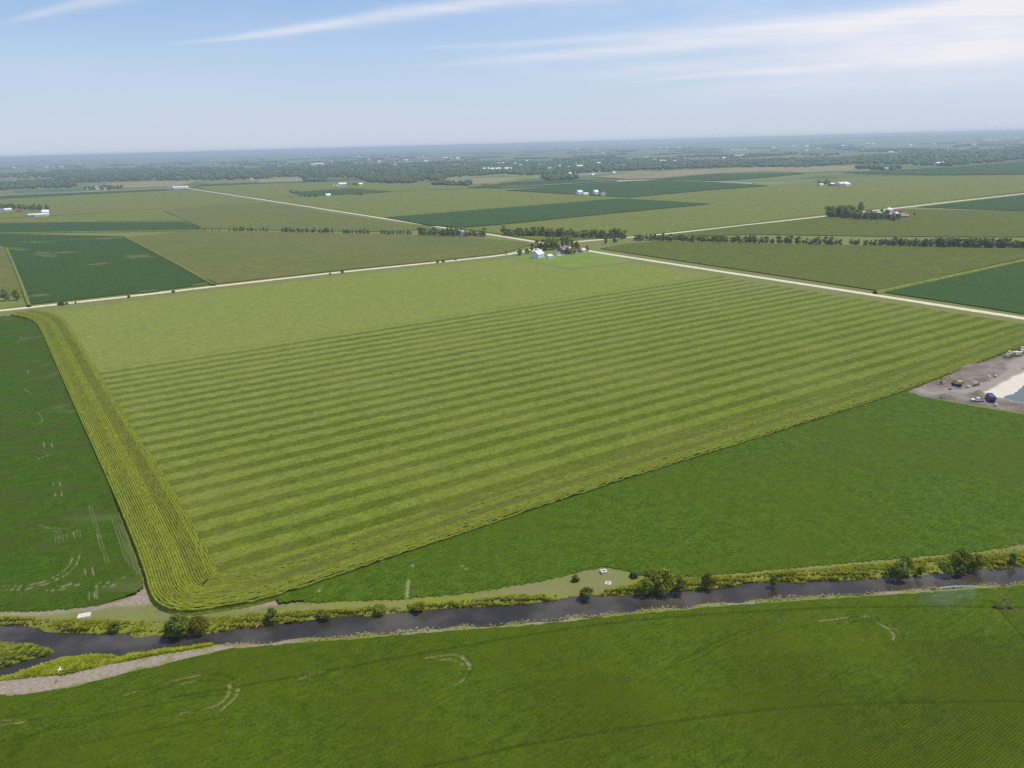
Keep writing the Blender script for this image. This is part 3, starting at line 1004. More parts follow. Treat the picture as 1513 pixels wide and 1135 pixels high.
# ------------------------------------------------------------------ surrounding fields
fields = [
    # name, outline, top height, depth, material, label
    ('corn_field', [(0, 360), (190, 351), (286, 341.5), (420, 344), (560, 347), (700, 352), (780, 359), (784, 362.5), (745, 374.8), (640, 386.6), (510, 399.6), (322, 420), (298, 410), (240, 378), (188, 352)], .9, .9, 'corn_olive', 'olive brown corn field beyond the left gravel road, beside the patchy soybeans'),
    ('soybean_field', [(0, 346), (185, 350), (240, 379.5), (316, 420.5), (180, 436), (42, 451), (26, 405), (9, 366), (0, 362)], .8, .8, 'soy_patchy', 'dark soybean field with yellowish bald patches beyond the left road'),
    ('corn_field', [(-200, 380), (0, 364), (8, 367), (24, 405), (33, 432), (0, 440), (-200, 462)], .9, .9, 'corn_olive', 'narrow olive corn field at the left edge, above the two trees'),
    ('pasture', [(-200, 468), (0, 444), (33, 437), (38, 441), (42, 451), (0, 456.5), (-200, 480)], .25, .25, 'pasture', 'light green pasture under the two trees at the left edge'),
    ('soybean_field', [(-200, 333), (0, 331), (275, 328), (299, 337.5), (285, 340), (120, 342), (0, 344), (-200, 346)], .8, .8, 'soy_far', 'thin dark strip of soybeans behind the patchy field on the left'),
    ('corn_field', [(240, 312), (300, 305), (389, 298.5), (500, 317), (630, 335), (640, 339), (560, 343), (430, 341), (300, 338), (277, 327)], .9, .9, 'corn_olive', 'brownish corn field left of the far diagonal road'),
    ('corn_field', [(887, 368), (925, 361), (985, 357), (1113, 360.5), (1300, 364), (1513, 367), (1700, 369), (1760, 330), (1700, 342), (1513, 382), (1296, 430.5), (1150, 408), (980, 382.5)], .9, .9, 'corn_green', 'green corn field right of the gravel road, below the long tree line'),
    ('soybean_field', [(1296, 431.5), (1513, 384.5), (1700, 343.5), (1900, 420), (1700, 493), (1513, 465), (1400, 447)], .8, .8, 'soy_far', 'dark soybean field at the right edge, across the gravel road'),
    ('corn_field', [(985, 347.5), (1100, 334), (1215, 321.5), (1290, 313.5), (1330, 309.5), (1513, 313), (1700, 318), (1700, 350), (1513, 351), (1300, 350), (1113, 347), (1000, 350)], .9, .9, 'corn_green', 'green corn field between the long tree line and the far gravel road'),
    ('soybean_field', [(1356, 306.5), (1513, 288.5), (1800, 258), (1900, 330), (1513, 312.5)], .8, .8, 'soy_far', 'dark soybean wedge at the right edge beyond the grove farm'),
    ('corn_field', [(795, 355.5), (740, 346.5), (650, 334.5), (470, 307), (392, 295), (430, 291), (560, 285), (740, 279), (930, 290), (1140, 275), (1260, 262), (1513, 259), (1800, 250), (1800, 248), (1513, 284), (1300, 308), (1100, 331), (930, 350.5), (850, 354)], .8, .8, 'corn_far', 'wide pale green corn land beyond the farmstead, around the dark diamonds'),
    ('soybean_field', [(570, 321), (680, 312), (780, 304), (914, 293), (985, 297), (1050, 301), (900, 315), (740, 331), (684, 335.5), (636, 332.5)], 2.0, .8, 'soy_far', 'long dark diamond of soybeans right of the far diagonal road'),
    ('soybean_field', [(748, 281), (819, 275), (973, 265.5), (1060, 269), (1137, 274), (1040, 281), (930, 291), (872, 288)], 2.2, .8, 'soy_far', 'dark soybean diamond behind the small white farmstead'),
    ('soybean_field', [(970, 265), (1050, 257.5), (1140, 255.5), (1187, 256), (1140, 261), (1057, 267)], 2.2, 2, 'soy_far', 'small dark soybean strip in front of the tan stubble'),
    ('wheat_field', [(877, 262), (941, 255.5), (1065, 249.5), (1137, 247.5), (1264, 246), (1258, 253), (1187, 256), (1137, 254.5), (1057, 257), (967, 264.5), (925, 265.5)], 2.0, 2, 'wheat', 'tan stubble field below the distant woods right of centre'),
    ('soybean_field', [(1243, 256), (1270, 254), (1404, 248), (1513, 239), (1800, 220), (1800, 240), (1513, 258), (1380, 259)], 2.0, 2, 'soy_far', 'dark soybean field below the woods at the far right'),
    ('soybean_field', [(-200, 299), (0, 289.5), (246, 279), (246, 281.5), (0, 294), (-200, 304)], .8, .8, 'soy_far', 'narrow dark soybean strip along the far highway on the left'),
    ('corn_field', [(-300, 345), (0, 323), (169, 314), (299, 304), (380, 296), (285, 281), (246, 282), (0, 295), (-300, 310)], .8, .8, 'corn_far', 'pale green corn land at the left below the far highway'),
    ('corn_field', [(-300, 350), (0, 325), (169, 316), (236, 311.5), (274, 326), (120, 329), (0, 330), (-300, 336)], .8, .8, 'corn_far', 'pale corn strip behind the long white shed on the left'),
    ('wheat_field', [(150, 270.5), (245, 268), (300, 266.5), (262, 275), (215, 277.5), (180, 278)], .8, .8, 'wheat', 'small tan stubble patch beside the far white shed'),
    ('corn_field', [(285, 276), (400, 271), (500, 268), (620, 270), (740, 272), (735, 277.5), (560, 284), (430, 290.5), (392, 294), (330, 286)], .8, .8, 'corn_far', 'pale corn land along the line of tall power poles'),
    ('soybean_field', [(428, 284), (520, 278), (580, 283), (560, 284.5), (470, 289), (440, 287)], 1.9, 1, 'soy_far', 'dark soybean patch below the far white farm, left of centre'),
    ('soybean_field', [(285, 275.5), (300, 272), (480, 266.5), (500, 267.5), (400, 270.5)], 1.9, 1, 'soy_far', 'thin dark soybean strip below the far woods on the left'),
    ('wheat_field', [(382, 264), (446, 262.5), (447, 268), (382, 270)], 2.0, 1, 'wheat', 'tan stubble patch between the far woods left of centre'),
    ('wheat_field', [(630, 268), (720, 264), (770, 262), (745, 269), (700, 272)], 2.0, 1, 'wheat', 'tan stubble strip left of the curving far highway'),
    ('soybean_field', [(690, 277), (760, 268.5), (830, 266), (920, 266.5), (819, 273.5), (740, 277.5)], 2.0, 1, 'soy_far', 'dark soybean field below the curving far highway'),
]
for nm, px, zt_, dp, mt_, lab in fields:
    attrs = None
    o = poly_sheet(nm, P(px, 0.0 if dp == zt_ else zt_), zt_, M[mt_], dp)
    tag(o, lab, {'corn_field': 'corn crop', 'soybean_field': 'soybean crop', 'pasture': 'pasture', 'wheat_field': 'stubble'}[nm], kind='stuff')
# bald yellowish patches of weeds in the patchy soybean field
bald_px = [(18, 367, 30, 3), (33, 369, 16, 2), (62, 374, 22, 4), (70, 378, 20, 3), (98, 373, 32, 2), (205, 379, 36, 4), (200, 380, 30, 2), (145, 390, 26, 3), (60, 358, 40, 1.5), (60, 436, 18, 3), (155, 353, 20, 1.5), (298, 420, 9, 1.5), (220, 430, 14, 1), (45, 437, 16, 2)]
for (bx_, by_, bw, bh) in bald_px:
    V, F = [], []
    for _k in range(int(10 + bw * .8)):
        cx_, cy_ = bx_ + RNG.normal() * bw * .22, by_ + RNG.normal() * bh * .30
        c0 = np.array(at(cx_, cy_, .83))
        sz, an = RNG.uniform(1.0, 4.0), RNG.normal() * .3
        for t in np.linspace(0, 2 * np.pi, 8)[:-1]:
            r_ = sz * RNG.uniform(.6, 1.2)
            q = from_uv(r_ * 2.2 * math.cos(t), r_ * .8 * math.sin(t))
            V.append((c0[0] + q[0], c0[1] + q[1], .83 + .002 * _k))
        F.append(tuple(range(len(V) - 7, len(V))))
    o = mesh_obj('weed_patch', V, F, M['weedy'])
    tag(o, 'yellowish weedy bald patch in the dark soybean field on the left', 'weed patch', 'bald patches in the soybean field', 'stuff')

o = poly_sheet('lawn', P([(757, 380.2), (775, 376), (800, 373), (846, 368), (874, 372.5), (900, 377), (936, 386), (845, 397)]), .05, M['lawn'])
tag(o, 'bright green mown lawn in front of the farmstead', 'lawn', kind='stuff')


# ------------------------------------------------------------------ roads
def ribbon(name, line, width, z, mat, crown=.15):
    line = np.asarray(line)
    t = np.gradient(line, axis=0)
    t /= np.hypot(t[:, 0], t[:, 1])[:, None]
    nn = np.column_stack([-t[:, 1], t[:, 0]])
    V, A = [], []
    prof = [(-.5, 0.0, 1.0), (-.42, .5, .8), (-.2, .95, .2), (.2, .95, .2), (.42, .5, .8), (.5, 0, 1.0)]
    for off, h, e in prof:
        V.append(np.column_stack([line + nn * off * width, np.full(len(line), .02 + (z - .02) * h)]))
        A.append(np.full(len(line), e))
    n = len(line)
    i0 = np.arange(n - 1)
    F = np.vstack([np.column_stack([j * n + i0, (j + 1) * n + i0, (j + 1) * n + i0 + 1, j * n + i0 + 1])[:, ::-1] for j in range(len(prof) - 1)])
    return tag(mesh_obj(name, np.vstack(V), F, mat, None, dict(edge=np.concatenate(A)), True), kind='structure')


r1 = [(-260, 487), (0, 459.5), (90, 449.5), (190, 438.5), (330, 422), (510, 401.5), (640, 388.5), (745, 377.5), (790, 368.5), (818, 361.5), (850, 357.5), (920, 351.8), (985, 346), (1100, 333), (1215, 320), (1290, 312), (1400, 299), (1513, 286.5), (1760, 257)]
r2 = [(2100, 566), (1760, 510), (1513, 471), (1400, 453.5), (1250, 430), (1100, 407), (980, 388.5), (868, 371), (800, 359), (735, 348.5), (635, 333.5), (500, 312.5), (400, 297), (280, 279), (262, 276.5)]
ribbon('gravel_road', smooth_line(P(r1), 25, 1), 9.0, .45, M['gravel_road'])
ribbon('gravel_road', smooth_line(P(r2), 25, 1), 9.0, .52, M['gravel_road'])
far_roads = [([(-200, 298), (0, 288.5), (130, 283.5), (246, 278.5), (400, 270), (440, 268.5)], 14, .4),
             ([(740, 277.8), (819, 273.8), (920, 267), (976, 266.8), (1060, 269.5), (1113, 272)], 10, 2.4),
             ([(716, 273.5), (740, 269.5), (766, 265.5), (790, 259.5), (811, 255), (823, 251)], 34, 2.3)]
for i, (ln, wd, z_) in enumerate(far_roads):
    ribbon('road', smooth_line(P(ln), 60, 1), wd, z_, M['far_road'] if i < 2 else M['verge_strip'])
# grassy boundary strips between fields
for ln, wd in (([(185, 350.5), (240, 378.5), (316, 420.5)], 4.0), ([(9, 366), (26, 405), (43, 452)], 3.5), ([(1293, 432), (1513, 384), (1700, 343)], 5.0),
               ([(0, 344.5), (120, 342.5), (285, 340.5), (300, 340)], 6.0), ([(0, 324), (169, 315), (299, 304.5), (389, 297.5)], 6.0)):
    o = ribbon('grass_strip', smooth_line(P(ln, 1.5), 40, 1), wd, 2.5, M['verge_strip'])

# ------------------------------------------------------------------ sand and gravel pit
sand_px = [(1449, 582), (1470, 572.5), (1490, 561), (1513, 547), (1560, 524), (1640, 500), (1760, 500), (1900, 560), (1800, 615), (1640, 608), (1513, 598), (1478, 589), (1462, 588)]
sandp = P(sand_px)
pa = np.array(pit)
px_ = np.arange(pa[:, 0].min() - 2, min(pa[:, 0].max(), 420) + 2, 1.4)
py_ = np.arange(pa[:, 1].min() - 2, pa[:, 1].max() + 2, 1.4)
PX, PY = np.meshgrid(px_, py_, indexing='ij')
sp = sdist(pit, PX, PY) + (vnoise(PX, PY, 5, 80) - .5) * 3.0
ss = sdist(sandp, PX, PY) + (vnoise(PX, PY, 9, 81) - .5) * 2.0
pz = .35 + (vnoise(PX, PY, 6, 82) - .5) * .9 + (vnoise(PX, PY, 2.6, 83) - .5) * .4
pz = pz - 3.6 * sstep(-ss, 0, 8)


def mound(cx_, cy_, r_, h_, sx=1.0):
    c0 = at(cx_, cy_)
    d = np.hypot((PX - c0[0]) / sx, PY - c0[1]) / r_
    return h_ * np.clip(1 - d, 0, 1) ** 1.2 * (.7 + .6 * vnoise(PX, PY, 1.8, 84))


for a in ((1398, 588, 5, 1.8, 1.8), (1412, 590, 4, 1.3, 1.6), (1424, 592, 3.5, 1.2), (1353, 578, 3, 1.4, 1.4), (1446, 583.5, 5, 2.2), (1388, 566, 4, 1.5), (1400, 572, 4, 1.6, 1.5), (1420, 563, 4, 1.5, 1.5), (1432, 566, 4, 1.2),
          (1410, 545, 8, 1.6, 2.5), (1440, 548, 10, 1.8, 2.5), (1465, 541, 9, 1.6, 2.5), (1485, 548, 6, 1.4, 1.5), (1450, 562, 5, 1.0, 2)):
    pz += mound(*a)
pz *= sstep(-sp, -.5, 2.0)
pz = np.where(sp < 3.0, pz, -.3)
trk = 1 - sstep(line_dist(smooth_line(P([(1400, 577), (1425, 580), (1450, 573), (1478, 562), (1496, 552), (1500, 545), (1503, 538), (1513, 532), (1560, 515)]), 3, 2), PX, PY) + (vnoise(PX, PY, 4, 86) - .5) * 3, 2.0, 4.5)
trk = np.maximum(trk, .9 * (1 - sstep(sdist(P([(1343, 575), (1365, 571.5), (1400, 581), (1432, 589), (1428, 593), (1380, 587), (1350, 581)]), PX, PY), -1, 1.5)) * sstep(vnoise(PX, PY, 6, 87), .2, .5))
snd = sstep(-ss, -.5, 1.2) * (pz > -3.3)
keep = sp < 2.5
idx = -np.ones(PX.shape, int)
q = keep[:-1, :-1] & keep[1:, :-1] & keep[1:, 1:] & keep[:-1, 1:]
use = np.zeros(PX.shape, bool)
use[:-1, :-1] |= q
use[1:, :-1] |= q
use[1:, 1:] |= q
use[:-1, 1:] |= q
idx[use] = np.arange(use.sum())
Fp = np.stack([idx[:-1, :-1][q], idx[1:, :-1][q], idx[1:, 1:][q], idx[:-1, 1:][q]], -1)
o = mesh_obj('gravel_pit', np.column_stack([PX[use], PY[use], pz[use]]), Fp, M['pit_earth'], None, dict(track=trk[use], sand=snd[use]), True)
tag(o, kind='structure')
o = poly_sheet('pond', P([(1440, 578), (1513, 540), (1640, 495), (1760, 495), (1900, 560), (1800, 620), (1640, 612), (1513, 602), (1460, 592)], -2.7), -2.7, M['pit_water'])
tag(o, kind='structure')


# ------------------------------------------------------------------ leaves, shrubs, trees
def leaf_cloud(n, centres, radii, size, rng, squash=.8, up=.35):
    """n bent leaf clumps on and in the given balls"""
    centres, radii = np.asarray(centres, float), np.asarray(radii, float)
    w_ = radii ** 2
    k = rng.choice(len(radii), n, p=w_ / w_.sum())
    d = rng.normal(size=(n, 3))
    d /= np.linalg.norm(d, axis=1)[:, None]
    r = radii[k] * (rng.uniform(.25, 1, n) ** .45)
    c = centres[k] + d * r[:, None] * np.array([1, 1, squash])
    nn = d + rng.normal(size=(n, 3)) * .7 + np.array([0, 0, up])
    nn /= np.linalg.norm(nn, axis=1)[:, None]
    a = np.cross(nn, rng.normal(size=(n, 3)))
    a /= np.linalg.norm(a, axis=1)[:, None] + 1e-9
    b_ = np.cross(nn, a)
    s = size * rng.uniform(.6, 1.35, n)[:, None]
    v0 = c - a * s * .5
    v1 = c - b_ * s * .32 + nn * s * .12
    v2 = c + a * s * .55
    v3 = c + b_ * s * .32 + nn * s * .12
    V = np.stack([v0, v1, v2, v3], 1).reshape(-1, 3)
    F = np.arange(n * 4).reshape(n, 4)
    return V, F


def tree_mesh(seed, h, spread, n_leaf, size, trunk_r=.22, clear=.22, lobes=13):
    rng = np.random.default_rng(seed)
    tk = MB()
    top = Vector((rng.normal() * .3, rng.normal() * .3, h * .7))
    tk.bar((0, 0, -.1), (top.x * .3, top.y * .3, h * .35), trunk_r, 7, trunk_r * .7)
    tk.bar((top.x * .3, top.y * .3, h * .35), top, trunk_r * .7, 6, trunk_r * .2)
    cs, rs = [], []
    for i in range(lobes):
        t = rng.uniform(0, 2 * math.pi)
        z = h * (clear + (1 - clear) * rng.uniform(.12, .86))
        f = math.sin(math.pi * min(1, max(0, (z / h - clear * .6) / (1.05 - clear * .6))) ** .8)
        rr = spread * .62 * f * rng.uniform(.45, 1.0)
        c = Vector((rr * math.cos(t), rr * math.sin(t), z))
        cs.append(c)
        rs.append(spread * rng.uniform(.24, .46))
        if i % 2 == 0:
            tk.bar((top.x * .4, top.y * .4, max(h * .2, z * .6)), c, trunk_r * .35, 5, trunk_r * .08)
    cs.append(Vector((0, 0, h * .86)))
    rs.append(spread * .34)
    V, F = leaf_cloud(n_leaf, cs, rs, size, rng)
    V[:, 2] = np.clip(V[:, 2], .05, h)
    return (np.array(tk.v), tk.f), (V, F)


def make_tree(name, variant_key, spec, leafm):
    (tv, tf), (V, F) = tree_mesh(*spec)
    root = empty(name, (0, 0, 0))
    mesh_obj('trunk', tv, tf, M['bark'], root)
    mesh_obj('crown', V, F, M[leafm], root)
    return root


def copy_tree(src, name=None):
    c = src.copy()
    C.objects.link(c)
    for ch in list(src.children):
        d = ch.copy()
        C.objects.link(d)
        d.parent = c
    return c


PROTO = {}


def ordinal(i):
    return '%d%s' % (i, 'th' if 10 <= i % 100 <= 20 else {1: 'st', 2: 'nd', 3: 'rd'}.get(i % 10, 'th'))


def number_from_left(objs):
    """tell look-alikes of one run apart by their place, counted from the left"""
    seen = lambda o: (o.location.x * _ca) / o.location.y
    for i, o in enumerate(sorted(objs, key=seen)):
        o['label'] = o['label'] + ', ' + ordinal(i + 1) + ' from left'


def plant(kind, px, py, height, label, cat, group=None, wid=1.0, zb=0.0, name='tree'):
    """kind: list of proto variants"""
    k = random.choice(kind)
    base_h = PROTO_H[k]
    if k not in PROTO:
        PROTO[k] = make_tree(name, k, SPEC[k][0], SPEC[k][1])
        o = PROTO[k]
        o.name = name
    else:
        o = copy_tree(PROTO[k])
        o.name = name
    x, y = at(px, py, zb)
    o.location = (x, y, zb)
    s = height / base_h
    o.scale = (s * wid * random.uniform(.9, 1.1), s * wid * random.uniform(.9, 1.1), s)
    o.rotation_euler = (0, 0, random.uniform(0, 6.28))
    return tag(o, label, cat, group)


SPEC, PROTO_H = {}, {}
for i in range(5):
    SPEC['t%d' % i] = ((100 + i, 12.0, 5.2, 620, 1.35, .25, .02, 16), 'leaf_tree')
    PROTO_H['t%d' % i] = 12.0
for i in range(2):
    SPEC['w%d' % i] = ((120 + i, 7.0, 4.2, 1500, .66, .12, .03, 17), 'leaf_shrub')
    PROTO_H['w%d' % i] = 7.0
for i in range(2):
    SPEC['d%d' % i] = ((130 + i, 5.5, 3.4, 1500, .60, .12, .03, 14), 'leaf_dark')
    PROTO_H['d%d' % i] = 5.5
TT = ['t0', 't1', 't2', 't3', 't4']
WW, DD = ['w0', 'w1'], ['d0', 'd1']

# shrubs on the river bank: kind, foot of the shrub, height (m), width factor, label
shrubs = [
    (DD, 262, 938, 6.0, 1.0, 'tall dark leafy shrub on the bank below the corner of the corn'),
    (WW, 292, 934, 5.0, 1.1, 'olive green shrub leaning against the tall dark one by the corn corner'),
    (DD, 403, 916, 3.6, 1.1, 'rounded green shrub on the bank beside the bare soil triangle'),
    (DD, 866, 882, 3.0, 1.5, 'low dark shrub at the water below the two concrete boxes'),
    (DD, 851, 860, 2.2, 1.1, 'small shrub on the mown bank left of the concrete boxes'),
    (DD, 936, 854, 2.0, 1.3, 'small dark bush at the soybean edge right of the concrete boxes'),
    (WW, 955, 877, 5.0, 1.0, 'left shrub of the big willow clump by the river'),
    (WW, 978, 873, 7.2, .95, 'tallest olive willow in the clump right of the concrete boxes'),
    (WW, 962, 864, 5.0, 1.0, 'willow at the back of the big clump by the soybean edge'),
    (DD, 1003, 874, 4.2, .95, 'dark shrub overhanging the water at the right end of the willow clump'),
    (WW, 1047, 869, 5.2, .8, 'upright yellow green shrub on the river edge right of the willow clump'),
    (DD, 1142, 865, 3.2, .9, 'lone small dark shrub midway along the river bank'),
    (DD, 1326, 853, 5.0, 1.15, 'round dark shrub standing over the water toward the right'),
    (WW, 1336, 846, 6.0, .8, 'olive shrub behind the round dark one over the water'),
    (DD, 1359, 849, 2.6, .9, 'little shrub between the two large clumps on the right bank'),
    (DD, 1396, 848, 4.0, 1.1, 'dark left shrub of the right hand clump above the spray'),
    (DD, 1416, 847, 5.0, .9, 'dark middle shrub of the right hand clump above the spray'),
    (WW, 1421, 841, 7.0, .9, 'tallest olive shrub of the right hand clump'),
    (WW, 1443, 842, 5.2, .9, 'right shrub of the right hand clump, lower than its neighbour'),
    (DD, 1495, 832, 3.2, .8, 'small dark shrub near the right end of the bank'),
    (WW, 478, 911, 2.0, 2.2, 'low spreading yellow green bush at the water left of centre'),
    (WW, 560, 904, 2.0, 2.0, 'low spreading bush on the bank below the soybean wedge'),
    (WW, 620, 899, 1.9, 2.2, 'low bush mound on the bank beyond the dry stalk line'),
    (DD, 170, 930, 2.0, 1.6, 'low bush by the water right of the concrete slab'),
]
for kd, x_, y_, h_, wd_, lab in shrubs:
    plant(kd, x_, y_, h_, lab, 'shrub', None, wd_, -.3 if h_ > 2.4 else -.2, name='shrub')

# tree lines between the fields: runs of single trees
runs = [
    # from, to, count, height range, rows, group, label
    ((745, 349.5), (922, 354), 44, (10, 14), 2.2, 'trees behind the farmstead', 'deciduous tree in the dense tree line behind the farmstead'),
    ((563, 347), (606, 347), 10, (5, 8.5), 1.0, 'trees left of the field road', 'small tree in the short row left of the far diagonal road'),
    ((622, 348.5), (716, 350.5), 26, (8, 13), 2.0, 'trees at the field road', 'deciduous tree in the clump where the diagonal road meets the tree line'),
    ((418, 344), (443, 344), 8, (7, 9), 1.0, 'left hedgerow trees', 'tree in the left group of the broken hedgerow'),
    ((448, 344.5), (490, 345), 11, (6, 10), 1.0, 'middle hedgerow trees', 'tree in the middle group of the broken hedgerow'),
    ((508, 345.5), (544, 346), 9, (6, 9), .8, 'right hedgerow trees', 'tree in the right group of the broken hedgerow'),
    ((288, 341.5), (324, 342), 7, (4, 7), .6, 'far left hedgerow trees', 'small tree in the thin hedgerow right of the dark soybean strip'),
    ((341, 342), (394, 343), 12, (5, 8.5), .8, 'thin hedgerow trees', 'small tree in the thin hedgerow above the olive corn'),
    ((938, 356), (972, 356.5), 9, (7, 10), 1.0, 'trees by the crossing', 'tree in the clump just right of the road crossing'),
    ((975, 357), (1113, 360), 34, (7, 10.5), 1.3, 'near part of the long tree line', 'tree in the left half of the long tree line'),
    ((1116, 360), (1240, 363), 24, (7, 11), .8, 'middle of the long tree line', 'tree in the gappy middle of the long tree line'),
    ((1256, 363), (1300, 364), 8, (6, 10), .6, 'sparse part of the long tree line', 'tree in the sparse part of the long tree line'),
    ((1303, 364), (1374, 365.5), 18, (8, 12), 1.0, 'right part of the long tree line', 'tree in the dark right part of the long tree line'),
    ((1382, 366), (1530, 368), 36, (9, 12.5), 1.5, 'right end of the long tree line', 'tree in the dense right end of the long tree line'),
    ((0, 312), (60, 312), 16, (11, 17), 3.0, 'grove at left edge', 'tree in the grove behind the white houses at the left edge'),
    ((1224, 321), (1262, 324), 14, (15, 22), 3.0, 'left of the grove farm', 'tree in the left half of the grove by the far road'),
    ((1264, 325), (1328, 327), 20, (9, 16), 2.6, 'right of the grove farm', 'tree in the right half of the grove by the far road'),
    ((1209, 272.5), (1225, 273), 5, (10, 15), 1.0, 'trees at the white sheds', 'tree left of the long white sheds in the pale corn'),
    ((444, 292), (468, 292), 7, (8, 13), 1.0, 'clump by power pole', 'tree in the clump below the far white farm'),
    ((524, 289), (536, 289), 4, (8, 11), .8, 'small clump by power pole', 'tree in the small clump beside the power pole'),
    ((428, 286), (441, 286), 4, (8, 11), .8, 'clump above the road', 'tree in the small clump above the diagonal road'),
    ((128, 281), (180, 280.5), 12, (12, 18), 1.6, 'trees at the far houses', 'tree around the small white houses on the far highway'),
    ((512, 275), (532, 275), 5, (10, 14), 1.0, 'trees at the far farm', 'tree beside the far white farm left of centre'),
    ((1325, 318), (1350, 318.5), 5, (5, 8), .6, 'bushes at the dirt yard', 'small bush right of the reddish dirt yard'),
]
for p0, p1, cnt, (h0, h1), rows, grp, lab in runs:
    row_objs = []
    for i in range(cnt):
        t = (i + random.uniform(-.35, .35)) / max(1, cnt - 1)
        x_ = p0[0] + (p1[0] - p0[0]) * t
        y_ = p0[1] + (p1[1] - p0[1]) * t - random.uniform(0, rows)
        hh = .98 * random.uniform(h0, h1) * (1.0 if random.random() > .15 else .7)
        row_objs.append(plant(TT, x_, y_, hh, lab, 'tree', grp, random.uniform(.85, 1.2)))
    number_from_left(row_objs)
singles = [
    (8, 445, 9, 'dark leafy tree on the pasture, left of a pair at the left edge'),
    (25, 444, 9, 'dark leafy tree on the pasture, right of a pair at the left edge'),
    (70, 311.5, 13, 'lone tree beside the long white shed at the left'),
    (895, 360.5, 8, 'round tree standing alone near the road crossing, left of a pair'),
    (909, 359, 8, 'darker tree near the road crossing, right of a pair'),
    (748, 376.5, 4, 'small bush on the road left of the farmstead'),
    (768, 377.5, 6.5, 'rounded tree at the left end of the farmstead'),
    (779, 375.5, 6, 'tree just left of the white barn'),
    (786, 371, 8, 'tree behind the left end of the white barn'),
    (794, 370, 10, 'tree rising behind the white barn roof'),
    (801, 369.5, 11, 'tall tree between the barn and the brick house'),
    (807, 370, 10, 'tree behind the small white shed'),
    (812, 368.5, 12, 'tallest tree behind the farm yard'),
    (818, 369, 12, 'tree left of the brick house'),
    (824, 367.5, 11, 'tree touching the left wall of the brick house'),
    (831, 365, 11, 'tree behind the brick house roof'),
    (839, 364.5, 12, 'large tree behind the right end of the brick house'),
    (846, 368, 10, 'round tree right of the brick house'),
    (852, 370, 9, 'tree left of the cream cottage'),
    (838.5, 375.5, 7, 'tree on the lawn in front of the brick house'),
    (843, 375.8, 5, 'low bush beside the lawn tree'),
    (849, 374.5, 6, 'bush at the lawn edge left of the cream cottage'),
    (855, 373, 5, 'bush in front of the cream cottage'),
    (867, 371.5, 6, 'tree at the road right of the cream cottage'),
    (1271, 313, 14, 'round tree standing behind the grove by the far road'),
    (859, 286, 9, 'tree behind the left barn of the far white farmstead'),
    (875, 286.5, 8, 'tree between the buildings of the far white farmstead'),
    (886, 286.5, 9, 'tree behind the right house of the far white farmstead'),
]
for x_, y_, h_, lab in singles:
    plant(TT, x_, y_, h_ * 1.2, lab, 'tree')
roadside = [(88, 451, 3.0), (92, 451, 3.4), (99, 450, 2.4), (112, 448.5, 1.8), (190, 440, 2.6), (256, 432.5, 2.6), (488, 406, 2), (506, 404, 3.2), (647, 388.5, 3), (655, 387.5, 3), (673, 385, 2.4)]
number_from_left([plant(DD, x_, y_, h_, 'small dark bush on the verge of the left gravel road', 'bush', 'bushes along the left road', 1.2, name='bush') for x_, y_, h_ in roadside])


# bank weeds and tall grass: real blades, too many to count
def tufts(name, poly, n, hgt, wid, mat, label, rng, zfun, blades=7, region=None):
    pa_ = np.array(poly)
    lo_, hi_ = pa_.min(0), pa_.max(0)
    pts = []
    while len(pts) < n:
        q_ = rng.uniform(lo_, hi_, (n * 4, 2))
        ok_ = inside(poly, q_[:, 0], q_[:, 1])
        q_ = q_[ok_]
        keep_ = vnoise(q_[:, 0], q_[:, 1], 4.0, 91) + rng.uniform(-.4, .4, len(q_)) > .30
        q_ = q_[keep_]
        if region is not None:
            q_ = q_[region(q_)]
        pts += list(q_)
    pts = np.array(pts[:n])
    n_ = len(pts)
    z0 = zfun(pts[:, 0], pts[:, 1])
    big = .5 + 1.0 * vnoise(pts[:, 0], pts[:, 1], 6, 92)
    V = np.zeros((n_, blades, 3, 3))
    for b_ in range(blades):
        t = rng.uniform(0, 2 * np.pi, n_)
        ln = rng.uniform(.2, .9, n_) * wid * big
        hh = hgt * big * rng.uniform(.5, 1.1, n_)
        ox, oy = np.cos(t), np.sin(t)
        c0 = np.column_stack([pts[:, 0] + ox * ln * .2, pts[:, 1] + oy * ln * .2, z0 - .1])
        pw = wid * .33 * big
        V[:, b_, 0] = c0 + np.column_stack([-oy * pw, ox * pw, hh * .15])
        V[:, b_, 1] = c0 + np.column_stack([oy * pw, -ox * pw, hh * .25])
        V[:, b_, 2] = c0 + np.column_stack([ox * ln, oy * ln, hh])
    F = np.arange(n_ * blades * 3).reshape(-1, 3)
    return tag(mesh_obj(name, V.reshape(-1, 3), F, M[mat]), label, 'plants', kind='stuff')


def ground_z(X, Y):
    i = np.clip(((X - gx[0]) / 1.7).round().astype(int), 0, len(gx) - 1)
    j = np.clip(((Y - gy[0]) / 1.7).round().astype(int), 0, len(gy) - 1)
    return zz[i, j]


